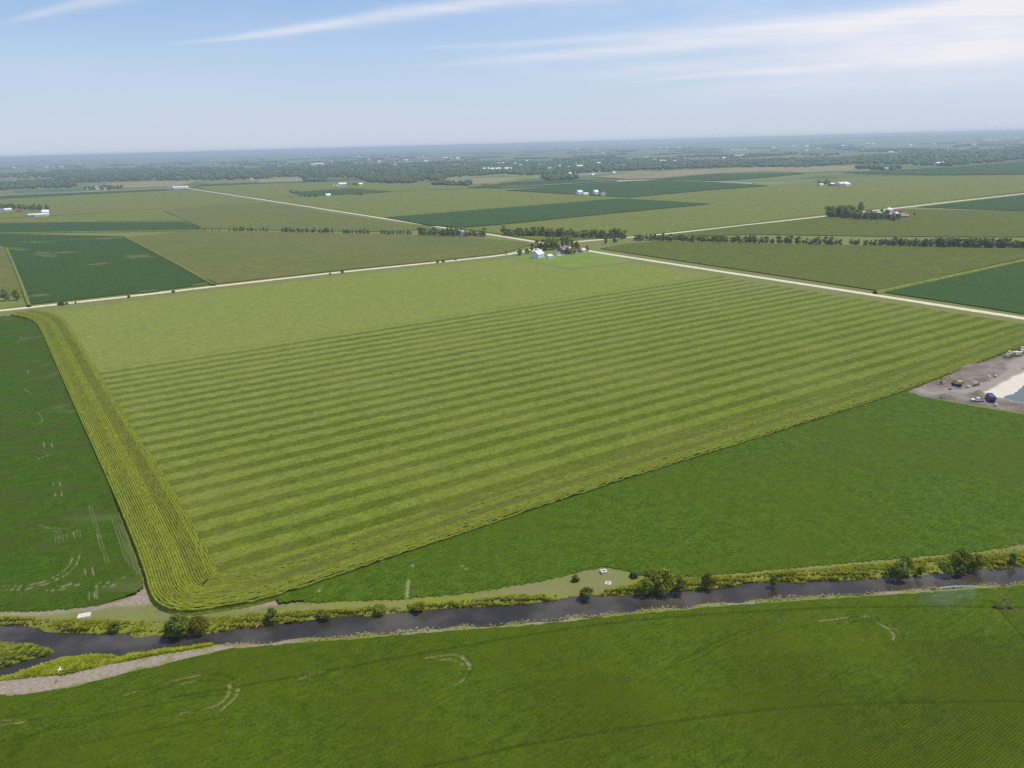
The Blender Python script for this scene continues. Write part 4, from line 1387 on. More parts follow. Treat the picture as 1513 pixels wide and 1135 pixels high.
rg = np.random.default_rng(77)
dry = lambda q_: sdist(river, q_[:, 0], q_[:, 1]) > .3
near_w = lambda q_: (lambda s_: (s_ > .4) & (s_ < 6.5))(sdist(river, q_[:, 0], q_[:, 1]))
bank_n = P([(-60, 912), (0, 912), (200, 918), (260, 916), (420, 905), (620, 893), (760, 880), (830, 878), (880, 874), (930, 866), (960, 858), (1100, 850), (1330, 830), (1513, 810), (1600, 795), (1600, 832), (1513, 842), (1330, 858), (1100, 870), (960, 882), (800, 898), (400, 930), (260, 947), (100, 942), (-60, 925)])
tufts('bank_weeds', bank_n, 4200, .40, .85, 'leaf_lush', 'yellow green weeds and tall grass along the north bank of the river', rg, ground_z, region=near_w)
tufts('bank_grass', bank_n, 1600, .35, .7, 'leaf_shrub', 'darker rough grass higher up the north bank', rg, ground_z, blades=5, region=dry)
tufts('island_grass', P([(-60, 940), (0, 945), (70, 957), (86, 962), (72, 970), (0, 992), (-60, 1008)]), 2200, .5, .9, 'leaf_shrub', 'olive grass covering the low river island at the left edge', rg, ground_z, region=dry)
tufts('bar_weeds', P([(-60, 1018), (0, 1000), (88, 975), (166, 963), (176, 970), (210, 964), (330, 950), (250, 963), (180, 977), (110, 993), (60, 998), (0, 1005), (-60, 1020)]), 2600, .42, .95, 'leaf_lush', 'bright yellow green weeds on the sand bar at lower left', rg, ground_z, region=dry)
tufts('dry_fringe', P([(330, 948), (420, 941), (600, 927), (760, 915), (960, 896), (1140, 881), (1340, 868), (1513, 856), (1600, 848), (1600, 853), (1513, 862), (1340, 874), (1140, 888), (960, 903), (760, 922), (600, 935), (420, 950), (330, 957)]), 900, .5, .5, 'leaf_dry', 'pale dry grass fringe on the south bank beside the foreground soybeans', rg, ground_z, region=dry)

# ------------------------------------------------------------------ concrete boxes and slab on the bank


def well_box(px, py, w_, h_, rz, label, hole=True):
    x, y = at(px, py)
    r = empty('well_box', (x, y, -.02), rz)
    mb = MB()
    t = w_ * .27
    hw = w_ / 2
    mb.box(-hw, hw, -hw, -hw + t, 0, h_).box(-hw, hw, hw - t, hw, 0, h_ + .003).box(-hw, -hw + t, -hw + t + .002, hw - t - .002, 0, h_ - .004).box(hw - t, hw, -hw + t + .002, hw - t - .002, 0, h_ - .004)
    mb.build('concrete_rim', M['concrete'], r)
    MB().box(-hw + t, hw - t, -hw + t, hw - t, .02, h_ * .35).build('hatch', M['grey_roof'], r)
    return tag(r, label, 'well box')


well_box(892, 846.5, 1.75, .75, rad(12), 'taller pale concrete well box at the edge of the soybeans')
well_box(898.5, 862.5, 1.65, .3, rad(-14), 'flat square concrete well box lying on the mown bank')
x, y = at(124.5, 911)
r = empty('concrete_slab', (x, y, -.05), rad(18))
MB().box(-1.6, 1.6, -1.1, 1.1, 0, .55, .06).build('slab', M['concrete'], r)
MB().box(-.7, -.2, -.5, .4, .553, .62).box(.5, 1.0, -.9, -.5, .553, .68).build('rubble', M['concrete'], r)
tag(r, 'broken pale concrete slab on the bank below the left soybeans', 'slab')
for i, (x0, y0, x1, y1, lab) in enumerate(((339, 933, 341, 923, 'thin dry reed stalk at the water below the corn corner'), (378, 928, 384, 911, 'taller pale leaning reed stalk on the bank'), (386, 920, 391, 912, 'short pale reed stalk left of the rounded shrub'))):
    a_ = atz(x0, y0, -.6)
    b2 = at(x1, y1 + 6, .2)
    r = empty('reed', a_)
    MB().bar((0, 0, 0), (b2[0] - a_[0], b2[1] - a_[1], 1.3), .12, 5, .05).bar((0.1, 0, 0), (b2[0] - a_[0] + .4, b2[1] - a_[1] - .5, 1.0), .08, 5, .03).build('stalk', M['leaf_dry'], r)
    tag(r, lab, 'reed')

# white wading bird flying low over the sand bar
bx_, by_ = at(88.5, 989.5, 3.0)
r = empty('bird', (bx_, by_, 3.0), rad(200))
prof = [(-.50, .01), (-.42, .05), (-.25, .10), (0, .13), (.22, .10), (.36, .05), (.46, .045), (.58, .035), (.70, .03), (.80, .012), (.93, .004)]
zs = [0, 0, 0, 0, .02, .07, .12, .14, .10, .08, .06]
V, F = [], []
nb = 8
for (xx, rr), zc_ in zip(prof, zs):
    for k in range(nb):
        t = 2 * math.pi * k / nb
        V.append((xx, rr * math.cos(t), zc_ + rr * .9 * math.sin(t)))
for i in range(len(prof) - 1):
    for k in range(nb):
        F.append((i * nb + k, i * nb + (k + 1) % nb, (i + 1) * nb + (k + 1) % nb, (i + 1) * nb + k))
for s in (-1, 1):
    st = [(0.06, .20, .05), (.34, .30, .22), (.62, .27, .30), (.85, .18, .26)]
    b0 = len(V)
    for yy, ch, zq in st:
        sw = .10 * yy
        V += [(.14 + sw - .0, s * yy, zq), (.14 + sw - ch * .5, s * yy, zq + .035), (.14 + sw - ch, s * yy, zq), (.14 + sw - ch * .5, s * yy, zq - .01)]
    for i in range(len(st) - 1):
        for k in range(4):
            F.append((b0 + i * 4 + k, b0 + i * 4 + (k + 1) % 4, b0 + (i + 1) * 4 + (k + 1) % 4, b0 + (i + 1) * 4 + k))
    V.append((.02, s * 1.0, .20))
    e_ = len(V) - 1
    l_ = b0 + 12
    for k in range(4):
        F.append((l_ + k, l_ + (k + 1) % 4, e_))
V += [(-.48, -.09, .0), (-.68, -.10, .0), (-.68, .10, .0), (-.48, .09, .0), (-.55, 0, .03)]
q_ = len(V) - 5
F += [(q_, q_ + 1, q_ + 4), (q_ + 1, q_ + 2, q_ + 4), (q_ + 2, q_ + 3, q_ + 4), (q_ + 3, q_, q_ + 4)]
mesh_obj('body', np.array(V), F, M['feather'], r, smooth=True)
MB().bar((-.5, -.04, -.02), (-.95, -.05, -.03), .015, 5).bar((-.5, .04, -.02), (-.95, .05, -.03), .015, 5).build('legs', M['leg_black'], r)
r.scale = (1.0, 1.0, 1.0)
tag(r, 'white bird with spread wings over the weeds at lower left', 'bird')

# ------------------------------------------------------------------ centre pivot irrigation machine
PZ = 3.3
A3 = Vector((*at(1471.5, 873.5, PZ), PZ))
T3 = Vector((*at(1483.5, 886.5, PZ), PZ))
B3 = Vector((*at(1560, 968, PZ), PZ))
dirp = (B3 - T3).normalized()
perp = Vector((-dirp.y, dirp.x, 0))
piv = empty('irrigation_pivot', (T3.x, T3.y, 0))
org = Vector((T3.x, T3.y, 0))
L_ = lambda q_: Vector(q_) - org
MB().bar(L_(A3), L_(T3), .10, 8).build('overhang_pipe', M['rust_steel'], piv)
span = 46.0
T4 = T3 + dirp * span
pm = MB()
prev = T3
for i in range(1, 13):
    t = i / 12
    q_ = T3 + dirp * span * t + Vector((0, 0, .7 * math.sin(math.pi * t)))
    pm.bar(L_(prev), L_(q_), .10, 8)
    prev = q_
pm.build('span_pipe', M['rust_steel'], piv)
tm = MB()
for s in (-1, 1):
    prev = T3
    for i in range(1, 9):
        t = i / 8
        dro = math.sin(math.pi * t)
        q_ = T3 + dirp * span * t + perp * s * .8 * min(1, dro * 2) + Vector((0, 0, .7 * dro - 1.1 * min(1, dro * 1.6)))
        tm.bar(L_(prev), L_(q_), .025, 5)
        top = T3 + dirp * span * t + Vector((0, 0, .7 * math.sin(math.pi * t)))
        if i < 8:
            tm.bar(L_(q_), L_(top), .03, 5)
        prev = q_
tm.build('truss', M['rust_steel'], piv)
for T in (T3, T4):
    w1 = Vector((T.x, T.y, 0)) + perp * 1.9
    w2 = Vector((T.x, T.y, 0)) - perp * 1.9
    for w_ in (w1, w2):
        for s in (-.35, .35):
            MB().bar(L_(w_ + dirp * s + Vector((0, 0, .75))), L_(T + dirp * s * .5), .05, 6).build('leg', M['rust_steel'], piv)
        wl = MB()
        ax = dirp
        n_ = 14
        vs = []
        for sg in (-.17, .17):
            for rr in (.68,):
                for k in range(n_):
                    tt_ = 2 * math.pi * k / n_
                    vs.append(L_(w_ + ax * sg + perp * (rr * math.cos(tt_)) + Vector((0, 0, .68 + rr * math.sin(tt_)))))
        fs = [(k, (k + 1) % n_, n_ + (k + 1) % n_, n_ + k) for k in range(n_)] + [tuple(range(n_ - 1, -1, -1)), tuple(range(n_, 2 * n_))]
        wl.add(vs, fs)
        wl.build('wheel', M['rubber'], piv)
    MB().bar(L_(w1 + Vector((0, 0, .78))), L_(w2 + Vector((0, 0, .78))), .07, 6).build('base_beam', M['rust_steel'], piv)
    bp_ = L_(Vector((T.x, T.y, 0)))
    MB().box(bp_.x - .2, bp_.x + .2, bp_.y - .2, bp_.y + .2, .86, 1.2).build('gearbox', M['rust_steel'], piv)
    pb = L_(T)
    MB().box(pb.x + .05, pb.x + .5, pb.y + .05, pb.y + .4, PZ - .35, PZ + .35).build('control_box', M['rust_steel'], piv)
ga = L_(A3)
gun = MB().bar(ga, ga + Vector((0, 0, .45)), .07, 7)
jet_dir = (Vector((*at(1420, 863.5, 5.0), 5.0)) - A3)
jet_dir.z = 0
jet_dir.normalize()
gun.bar(ga + Vector((0, 0, .45)), ga + Vector((0, 0, .75)) + jet_dir * 1.0, .06, 7, .03)
gun.build('end_gun', M['steel'], piv)
tag(piv, 'rusty centre pivot irrigation machine with wheeled tower at the right edge', 'irrigation machine')

# water thrown by the end gun: a jet that breaks into falling drops
mt, g, bs, out = new_mat('spray_water')
bs.inputs['Base Color'].default_value = (0.86, 0.89, 0.90, 1)
bs.inputs['Roughness'].default_value = 0.3
tr = g.n('ShaderNodeBsdfTransparent')
mx = g.n('ShaderNodeMixShader')
mx.inputs[0].default_value = .55
g.link(tr.outputs[0], mx.inputs[1])
g.link(bs.outputs[0], mx.inputs[2])
g.link(mx.outputs[0], out.inputs[0])
M['spray_water'] = mt
noz = A3 + Vector((0, 0, .75)) + jet_dir
jl = 19.0


def jet_pt(t, side=0.0, k=1.0):
    """t 0..1 along the trajectory"""
    return noz + jet_dir * (jl * t * k) + Vector((-jet_dir.y, jet_dir.x, 0)) * side + Vector((0, 0, 3.4 * t - 5.6 * t * t))


jm = MB()
for i in range(14):
    jm.bar(jet_pt(i / 20), jet_pt((i + 1) / 20), .03 + .007 * i, 6, .03 + .007 * (i + 1))
jv, jf = jm.v, jm.f
NDR = 15000
rd = np.random.default_rng(5)
DV, DF = list(jv), list(jf)
for i in range(NDR):
    t = rd.uniform(.18, 1.0) ** .8
    fall = abs(rd.normal()) * (0.5 + 3.2 * t)
    p_ = jet_pt(t * rd.uniform(.75, 1.05), rd.normal() * (.25 + 1.9 * t) + 2.6 * (fall / 3.5), 1.0) - Vector((0, 0, fall))
    if p_.z < .85:
        p_.z = rd.uniform(.85, 2.4)
    s_ = rd.uniform(.010, .030)
    b0 = len(DV)
    DV += [(p_.x - s_, p_.y, p_.z), (p_.x + s_, p_.y, p_.z), (p_.x, p_.y + s_, p_.z), (p_.x, p_.y, p_.z + s_ * 2.2)]
    DF += [(b0, b0 + 2, b0 + 1), (b0, b0 + 1, b0 + 3), (b0 + 1, b0 + 2, b0 + 3), (b0 + 2, b0, b0 + 3)]
o = mesh_obj('water_spray', np.array(DV), DF, M['spray_water'])
tag(o, 'white arc of irrigation water spraying over the soybeans at the right', 'spray', kind='stuff')


# ------------------------------------------------------------------ buildings
def gable(name, px, py, wx, ly, h, rh, rz, wall_m, roof_m, label, group=None, z=0.0, doors=0, windows=0, chimney=False, eave=.4, detail=True, cat='building'):
    x, y = at(px, py, z)
    r = empty(name, (x, y, z), rz)
    hx, hy = wx / 2, ly / 2
    MB().prism([(-hx, 0), (hx, 0), (hx, h), (0, h + rh), (-hx, h)], -hy, hy).build('wall', M[wall_m], r)
    e = eave
    sl = rh / hx
    t = .18
    rf = MB().prism([(-hx - e, h - sl * e + .02), (0, h + rh + .02), (hx + e, h - sl * e + .02), (hx + e, h - sl * e + t), (0, h + rh + t + .02), (-hx - e, h - sl * e + t)], -hy - e, hy + e).build('roof', M[roof_m], r)
    if chimney:
        MB().box(.6, 1.3, -hy * .4, -hy * .4 + .8, h + rh * .5, h + rh + 1.0).build('chimney', M['brick_wall'], rf)
    for i in range(doors):
        yy = -hy + ly * (i + 1) / (doors + 1)
        for s in (-1,):
            MB().box(-hx - .06, -hx + .05, yy - 1.3, yy + 1.3, .02, min(h - .3, 3.0)).build('door', M['dark_open'], r)
    for i in range(windows):
        yy = -hy + ly * (i + .5) / windows
        for s in (-1, 1):
            wn_ = MB().box(s * hx - .05, s * hx + .05, yy - .5, yy + .5, h * .45, h * .45 + 1.2).build('window', M['glass'], r)
            MB().box(s * hx - .09, s * hx + .09, yy - .6, yy + .6, h * .45 - .12, h * .45 - .002).build('sill', M['white_paint'], wn_)
    return tag(r, label, cat, group)


# main farmstead
AX = ROW
barn = gable('barn', 794.5, 380.6, 8.6, 13.5, 4.2, 4.0, ROW - rad(62), 'white_paint', 'white_metal', 'large white barn with pale metal roof at the left of the farmstead', doors=2, windows=0, eave=.5, cat='barn')
MB().prism([(-7.4, 0), (-4.3, 0), (-4.3, 3.7), (-7.4, 2.5)], -5.0, 3.0).build('lean_to', M['white_metal'], barn)
MB().box(-.7, .7, -1.2, 1.2, 7.6, 9.2).prism([(-1.0, 9.2), (1.0, 9.2), (0, 10.1)], -1.5, 1.5).build('cupola', M['white_paint'], barn)
gable('shed', 811.5, 381.6, 4.4, 6.2, 2.8, 1.2, ROW - rad(80), 'white_paint', 'white_metal', 'small white shed standing on the lawn beside the barn', doors=1, cat='shed')
gable('brick_house', 832.5, 374.6, 8.5, 12.0, 4.8, 3.2, ROW - rad(75), 'brick_wall', 'grey_roof', 'red brick farmhouse with grey roof among the trees', doors=0, windows=3, chimney=True, cat='house')
gable('garage', 823.5, 377.0, 5.0, 6.0, 2.4, 1.2, ROW - rad(75), 'white_paint', 'grey_roof', 'white garage in front of the brick farmhouse', doors=1, cat='garage')
gable('cottage', 861.0, 372.8, 5.5, 7.0, 2.6, 1.8, ROW - rad(70), 'cream_wall', 'cream_wall', 'cream cottage at the right end of the farmstead', windows=2, cat='house')
gable('shed', 790, 374.5, 4, 5, 2.4, 1.0, ROW, 'white_paint', 'white_metal', 'little white shed behind the white barn', cat='shed')
for pts, lab in (([(803, 380.6), (815, 378.3), (835, 375.6), (836, 376.6), (815, 379.6), (803, 382)], 0), ([(846, 373.3), (868, 370.6), (869, 371.6), (846, 374.4)], 1)):
    tag(poly_sheet('driveway', P(pts), .06 + .01 * lab, M['yard']), kind='structure')
# silver bin in the clump by the diagonal road


def grain_bin(px, py, rr, h, label, group=None, z=0.0, mat='steel'):
    x, y = at(px, py, z)
    r = empty('grain_bin', (x, y, z))
    MB().bar((0, 0, 0), (0, 0, h), rr, 16).build('shell', M[mat], r)
    MB().bar((0, 0, h + .003), (0, 0, h + rr * .55), rr * 1.04, 16, .25).build('roof', M[mat], r)
    return tag(r, label, 'grain bin', group)


grain_bin(683.5, 349.5, 3.0, 7.0, 'silver grain bin among the trees by the diagonal road')
# grove farm on the right
grain_bin(1313, 317.0, 5.5, 8.0, 'big white grain bin at the grove farm', mat='white_metal')
grain_bin(1307.5, 317.5, 3.0, 6.0, 'small white grain bin left of the big one', mat='white_metal')
gable('shed', 1298.5, 318.5, 8, 18, 3.6, 2.0, rad(-60), 'white_paint', 'white_metal', 'long white shed left of the grain bins', cat='shed')
gable('barn', 1325, 319.6, 9, 14, 4.2, 2.4, rad(-55), 'white_paint', 'white_metal', 'white barn right of the grain bins by the dirt yard', doors=1, cat='barn')
gable('shed', 1318, 318.5, 7, 12, 3.4, 2.0, rad(-60), 'red_wall', 'red_wall', 'dull red shed between the white buildings of the grove farm', cat='shed')
gable('house', 1314.5, 320.6, 7, 10, 3.4, 2.0, rad(-60), 'white_paint', 'white_metal', 'white house in front of the big grain bin', windows=2, cat='house')
tag(poly_sheet('yard', P([(1294, 320), (1330, 315.5), (1343, 316), (1343, 321.5), (1320, 322.5), (1296, 322)]), 2.35, M['red_dirt']), kind='structure')
# white sheds in the pale corn
gable('shed', 1244, 274.6, 18, 34, 6, 3.0, rad(-60), 'white_metal', 'white_metal', 'longest white shed in the pale corn at right', cat='shed')
gable('shed', 1250.5, 275.2, 12, 18, 5, 2.4, rad(-60), 'white_metal', 'white_metal', 'shorter white shed right of the longest one', cat='shed')
gable('shed', 1228.5, 275.0, 10, 14, 5, 2.4, rad(-60), 'red_wall', 'white_metal', 'shed with reddish walls beside the long white sheds', cat='shed')
gable('house', 1212.5, 275.4, 8, 12, 4.5, 2.4, rad(-60), 'white_paint', 'white_metal', 'white house left of the trees and long sheds', cat='house')
# far white farmstead in front of the dark diamond
gable('barn', 856, 287.6, 10, 14, 6, 4, rad(-50), 'white_paint', 'white_metal', 'left white barn of the far farmstead by the dark diamond', z=2.0, cat='barn')
gable('shed', 864.5, 288.6, 9, 16, 4, 2, rad(-50), 'white_paint', 'white_metal', 'low white shed of the far farmstead by the dark diamond', z=2.0, cat='shed')
gable('house', 880, 287.4, 9, 13, 6, 4, rad(-50), 'white_paint', 'white_metal', 'white house of the far farmstead, centre right', z=2.0, cat='house')
gable('shed', 890.5, 288.8, 7, 12, 5, 2.5, rad(-50), 'white_paint', 'grey_roof', 'rightmost grey roofed shed of the far farmstead', z=2.0, cat='shed')
# left edge
gable('house', 4, 313.0, 9, 12, 4.5, 3.0, rad(-58), 'white_paint', 'grey_roof', 'leftmost white house in front of the grove', windows=2, cat='house')
gable('house', 12.5, 313.0, 9, 14, 5, 3.0, rad(-58), 'white_paint', 'white_metal', 'white house second from the left edge by the grove', windows=2, cat='house')
gable('shed', 28.5, 313.2, 7, 11, 3.5, 2, rad(-58), 'red_wall', 'red_wall', 'dull red shed in front of the grove at left', cat='shed')
gable('shed', 46, 319.2, 6, 11, 3, 1.5, rad(-58), 'white_paint', 'white_metal', 'small white shed left of the long white shed', cat='shed')
gable('shed', 62, 319.6, 10, 26, 4, 2, rad(-58), 'white_metal', 'white_metal', 'long low white shed in the fields at left', cat='shed')
gable('barn', 68, 318.0, 12, 13, 7, 4, rad(-58), 'white_paint', 'white_metal', 'white barn at the right end of the long low shed', cat='barn')
gable('shed', 266.5, 279.2, 22, 50, 6, 3, rad(-58), 'white_metal', 'white_metal', 'long white shed where the diagonal road meets the far highway', cat='shed')

# ------------------------------------------------------------------ distant buildings, each a small house or shed
far_b = [
    ('left', 'small pale building far off on the left side of the horizon plain', [(239, 238, 50), (272, 240, 60), (280, 240, 40), (312, 238, 40), (336, 238, 60), (355, 238, 40), (369, 238, 45), (69, 248, 36), (79, 248, 40), (91, 248, 40), (133, 248, 26), (136, 250.5, 26), (202, 244.5, 26), (118, 243.5, 30), (20, 249, 30), (160, 240.5, 40)]),
    ('left highway', 'small white building along the far highway on the left', [(144, 280, 16), (155, 280, 12), (163, 280, 12), (130, 281, 12), (251, 279, 14), (257.5, 279, 14), (373, 267, 24)]),
    ('centre left', 'small white building among the far woods left of centre', [(471, 244, 50), (463, 244.5, 40), (477, 243, 30), (453, 246.5, 24), (490, 239, 36), (451, 233.5, 60), (584, 246, 30), (625, 233.5, 60), (618, 234, 40), (629, 239.5, 34), (658, 235, 50), (667, 235, 40), (676, 235, 40), (667, 227, 60), (705, 226, 70), (582, 230.5, 60), (531, 232.5, 40), (466, 266, 14), (461, 266, 14), (472, 266, 14), (560, 240, 30), (600, 238, 30)]),
    ('far farm', 'white farm building beside the far trees left of centre', [(494.5, 277, 10), (499.5, 277, 10), (506, 275, 16), (533, 274, 12), (485, 291, 8)]),
    ('town', 'white building of the small town among the woods near the centre', [(711, 252, 24), (718, 252, 28), (725, 252.5, 20), (729, 252, 30), (736, 252, 34), (744, 252.5, 24), (750, 252, 40), (745, 243, 30), (735, 243, 24), (760, 243.5, 26), (770, 246, 20), (777, 239.5, 20), (856, 248, 36), (850, 245, 24), (813, 251, 18), (828, 247.5, 24), (838, 249, 20), (800, 245, 20), (790, 242, 26), (876, 260, 9), (907, 257, 9), (922, 246, 14), (862, 241, 24), (884, 243, 22), (842, 258, 10), (820, 256, 12)]),
    ('right', 'small pale building far off right of the town', [(978, 240, 34), (982, 239.6, 26), (998, 239.5, 20), (957, 234.5, 30), (967, 237.5, 24), (946, 217.5, 70), (973, 219.5, 70), (985, 219.5, 60), (1003, 219.5, 60), (1092, 223, 50), (1083, 223, 40), (1101, 222, 50), (1089, 232, 34), (1096, 231.5, 30), (1069, 235, 20), (892, 227, 34), (851, 221.5, 60), (1142, 219, 60), (1172, 218, 60), (1191, 217.5, 70), (1245, 217, 60), (1250, 217, 40), (1282, 213.5, 60), (1289, 213.5, 60), (1317, 227, 30), (1379, 213.5, 44), (1191, 224, 24), (1310, 251, 12), (1385, 244, 16), (1391, 243.5, 16), (1459, 208, 70), (1502, 204.5, 70), (1470, 208, 50), (1440, 215, 40), (1345, 216, 40), (1210, 221, 30)]),
]
shared = {}
for grp, lab, lst in far_b:
    row_objs = []
    for (x_, y_, sz) in lst:
        sz = sz * .95
        h_ = min(13.0, 4.5 + sz * .15)
        key = round(sz, -1)
        x, y = at(x_, y_, 1.0)
        if key not in shared:
            o = gable('building', x_, y_, sz * .55, sz, h_, h_ * .45, 0, 'white_paint', 'white_metal', lab, 'far buildings: ' + grp, detail=False, z=0.0, eave=.8)
            shared[key] = o
        else:
            o = copy_tree(shared[key])
            tag(o, lab, 'building', 'far buildings: ' + grp)
        o.location = (x, y, 0)
        o.rotation_euler = (0, 0, ROW + random.choice((0, math.pi / 2)) + random.uniform(-.1, .1))
        row_objs.append(o)
        o['label'] = lab
    number_from_left(row_objs)

# water tower
x, y = at(545, 243.5)
r = empty('water_tower', (x, y, 0))
tw = MB()
for k in range(6):
    t = math.pi * k / 3
    MB().bar((6.5 * math.cos(t), 6.5 * math.sin(t), 0), (5 * math.cos(t), 5 * math.sin(t), 30), .45, 6).build('leg', M['white_paint'], r)
MB().bar((0, 0, 0), (0, 0, 30), .9, 10).build('riser', M['white_paint'], r)
prof = [(29, .5), (30.5, 5), (33, 8), (36, 9), (39, 8), (41.5, 5), (43, .3)]
tk = MB()
for (z0, r0), (z1, r1_) in zip(prof[:-1], prof[1:]):
    tk.bar((0, 0, z0), (0, 0, z1), r0, 18, r1_)
tk.build('tank', M['white_metal'], r)
tag(r, 'white water tower rising above the far woods left of centre', 'water tower')

# ------------------------------------------------------------------ power poles
poles = [(31, 299, 25), (120, 296.5, 25), (227, 291.5, 25), (344, 288.5, 27), (366, 291, 27), (389.5, 294.5, 27), (416, 297.5, 27), (510, 292.5, 28), (598.5, 286, 28), (679.5, 281.5, 28), (753.5, 278, 28), (822, 272.5, 28), (885.5, 269, 28), (946, 264.5, 28), (1049.5, 257.5, 28), (1122, 254, 28)]
pole0 = None
row_objs = []
for i, (x_, y_, h_) in enumerate(poles):
    x, y = at(x_, y_)
    if pole0 is None:
        pole0 = empty('power_pole', (x, y, 0))
        MB().bar((0, 0, 0), (0, 0, 27), .42, 8, .25).build('pole', M['pole_steel'], pole0)
        for zz_ in (20.5, 23.2, 26):
            MB().bar((-1.9, 0, zz_ + .3), (1.9, 0, zz_ + .3), .14, 6).build('cross_arm', M['pole_steel'], pole0)
        o = pole0
    else:
        o = copy_tree(pole0)
    o.location = (x, y, 0)
    o.rotation_euler = (0, 0, ROW + math.pi / 2)
    o.scale = (1, 1, h_ / 27)
    row_objs.append(tag(o, 'tall grey power pole in the line crossing the far fields', 'power pole', 'power line poles'))
number_from_left(row_objs)


# ------------------------------------------------------------------ machines at the gravel pit
def place(name, px, py, rz, label, cat, z=.5):
    x, y = at(px, py, z)
    return tag(empty(name, (x, y, z), rz), label, cat)


def wheels(r, pts, rr, wd):
    for (x_, y_) in pts:
        wl_ = MB().wheel((x_, y_, rr), rr, wd).build('wheel', M['rubber'], r)
        MB().wheel((x_, y_, rr), rr * .5, wd + .06).build('rim', M['machine_pale'], wl_)


def excavator(r, paint):
    for s in (-1, 1):
        prof = [(-2.2, .35), (-1.9, .05), (1.9, .05), (2.2, .35), (2.1, .75), (1.7, .95), (-1.7, .95), (-2.1, .75)]
        MB().prism(prof, s * 1.25 - .3, s * 1.25 + .3).build('track', M['rubber'], r)
    MB().box(-2.5, 1.4, -1.35, 1.35, 1.05, 2.3, .08).build('house', M[paint], r)
    cb = MB().box(.1, 1.6, .35, 1.33, 2.303, 3.3, .06).build('cab', M[paint], r)
    MB().box(1.5, 1.63, .45, 1.23, 2.45, 3.15).build('windscreen', M['glass'], cb)
    MB().box(-2.9, -2.5, -1.2, 1.2, 1.15, 2.0, .05).build('counterweight', M['rubber'], r)
    MB().bar((1.2, -.2, 1.7), (3.8, -.2, 4.6), .34, 6, .28).bar((3.8, -.2, 4.6), (6.0, -.2, 4.0), .28, 6, .22).build('boom', M[paint], r)
    MB().bar((6.0, -.2, 4.1), (7.0, -.2, 1.6), .24, 6, .16).build('stick', M[paint], r)
    MB().prism([(6.6, 1.7), (7.4, 1.6), (7.5, .8), (6.9, .4), (6.3, .8)], -.7, .3).build('bucket', M['rust_steel'], r)


def dozer(r, paint):
    for s in (-1, 1):
        MB().prism([(-2.0, .4), (-1.7, .05), (1.6, .05), (1.9, .5), (1.0, 1.1), (-1.5, 1.1)], s * 1.1 - .28, s * 1.1 + .28).build('track', M['rubber'], r)
    MB().box(-1.7, 1.6, -.8, .8, .6, 2.0, .08).build('body', M[paint], r)
    MB().box(-1.3, .2, -.75, .75, 2.003, 3.2, .08).build('cab', M[paint], r)
    MB().prism([(2.3, .1), (2.6, .2), (2.45, .8), (2.7, 1.4), (2.5, 1.45), (2.2, .8)], -1.8, 1.8).build('blade', M[paint], r)
    for s in (-1, 1):
        MB().bar((-.2, s * 1.5, .6), (2.35, s * 1.5, .6), .11, 6).build('push_arm', M[paint], r)


def loader(r, paint):
    wheels(r, [(-1.6, -1.05), (-1.6, 1.05), (1.5, -1.05), (1.5, 1.05)], .8, .6)
    MB().box(-2.9, -.3, -.95, .95, .95, 2.1, .1).box(-.3, 2.0, -.7, .7, .95, 1.7, .05).build('body', M[paint], r)
    MB().box(-.9, .5, -.75, .75, 2.103, 3.3, .08).build('cab', M[paint], r)
    MB().bar((.9, -.5, 1.7), (3.1, -.5, .9), .15, 6).bar((.9, .5, 1.7), (3.1, .5, .9), .15, 6).build('lift_arm', M[paint], r)
    MB().prism([(3.0, .2), (4.1, .1), (4.0, .3), (3.3, 1.1), (3.0, 1.3)], -1.45, 1.45).build('bucket', M[paint], r)


def scraper(r, paint):
    wheels(r, [(-4.2, -1.2), (-4.2, 1.2), (3.8, -1.2), (3.8, 1.2)], .95, .7)
    MB().prism([(-3.4, .5), (1.0, .4), (1.6, 1.0), (1.4, 2.6), (-3.6, 2.4), (-4.6, 1.6)], -1.5, 1.5).build('bowl', M[paint], r)
    MB().bar((1.2, 0, 2.4), (3.2, 0, 2.5), .35, 6).bar((3.2, 0, 2.6), (3.4, 0, 1.2), .35, 6).build('gooseneck', M[paint], r)
    MB().box(3.0, 5.6, -.9, .9, 1.0, 2.1, .1).build('tractor_body', M[paint], r)
    MB().box(3.4, 4.6, -.7, .7, 2.103, 3.2, .06).build('cab', M[paint], r)
    MB().box(-5.6, -4.3, -.8, .8, 1.9, 2.6, .06).build('engine_cover', M[paint], r)


def dump_truck(r, paint):
    wheels(r, [(-2.6, -1.0), (-2.6, 1.0), (-1.4, -1.0), (-1.4, 1.0), (2.6, -1.0), (2.6, 1.0)], .52, .45)
    MB().box(-3.4, 3.4, -.5, .5, .6, .9).build('chassis', M['rubber'], r)
    MB().prism([(-3.6, 1.1), (.9, 1.0), (1.0, 2.7), (-3.8, 2.6)], -1.25, 1.25).build('dump_bed', M[paint], r)
    c_ = MB().prism([(1.15, .6), (3.6, .6), (3.6, 1.5), (2.5, 1.7), (2.2, 2.8), (1.15, 2.8)], -1.15, 1.15).build('cab', M[paint], r)
    MB().prism([(2.34, 1.8), (2.62, 1.72), (2.36, 2.62), (2.2, 2.65)], -1.0, 1.0).build('windscreen', M['glass'], c_)
    for s in (-.8, .8):
        MB().box(3.58, 3.66, s - .15, s + .15, .95, 1.2).build('headlight', M['white_paint'], r)


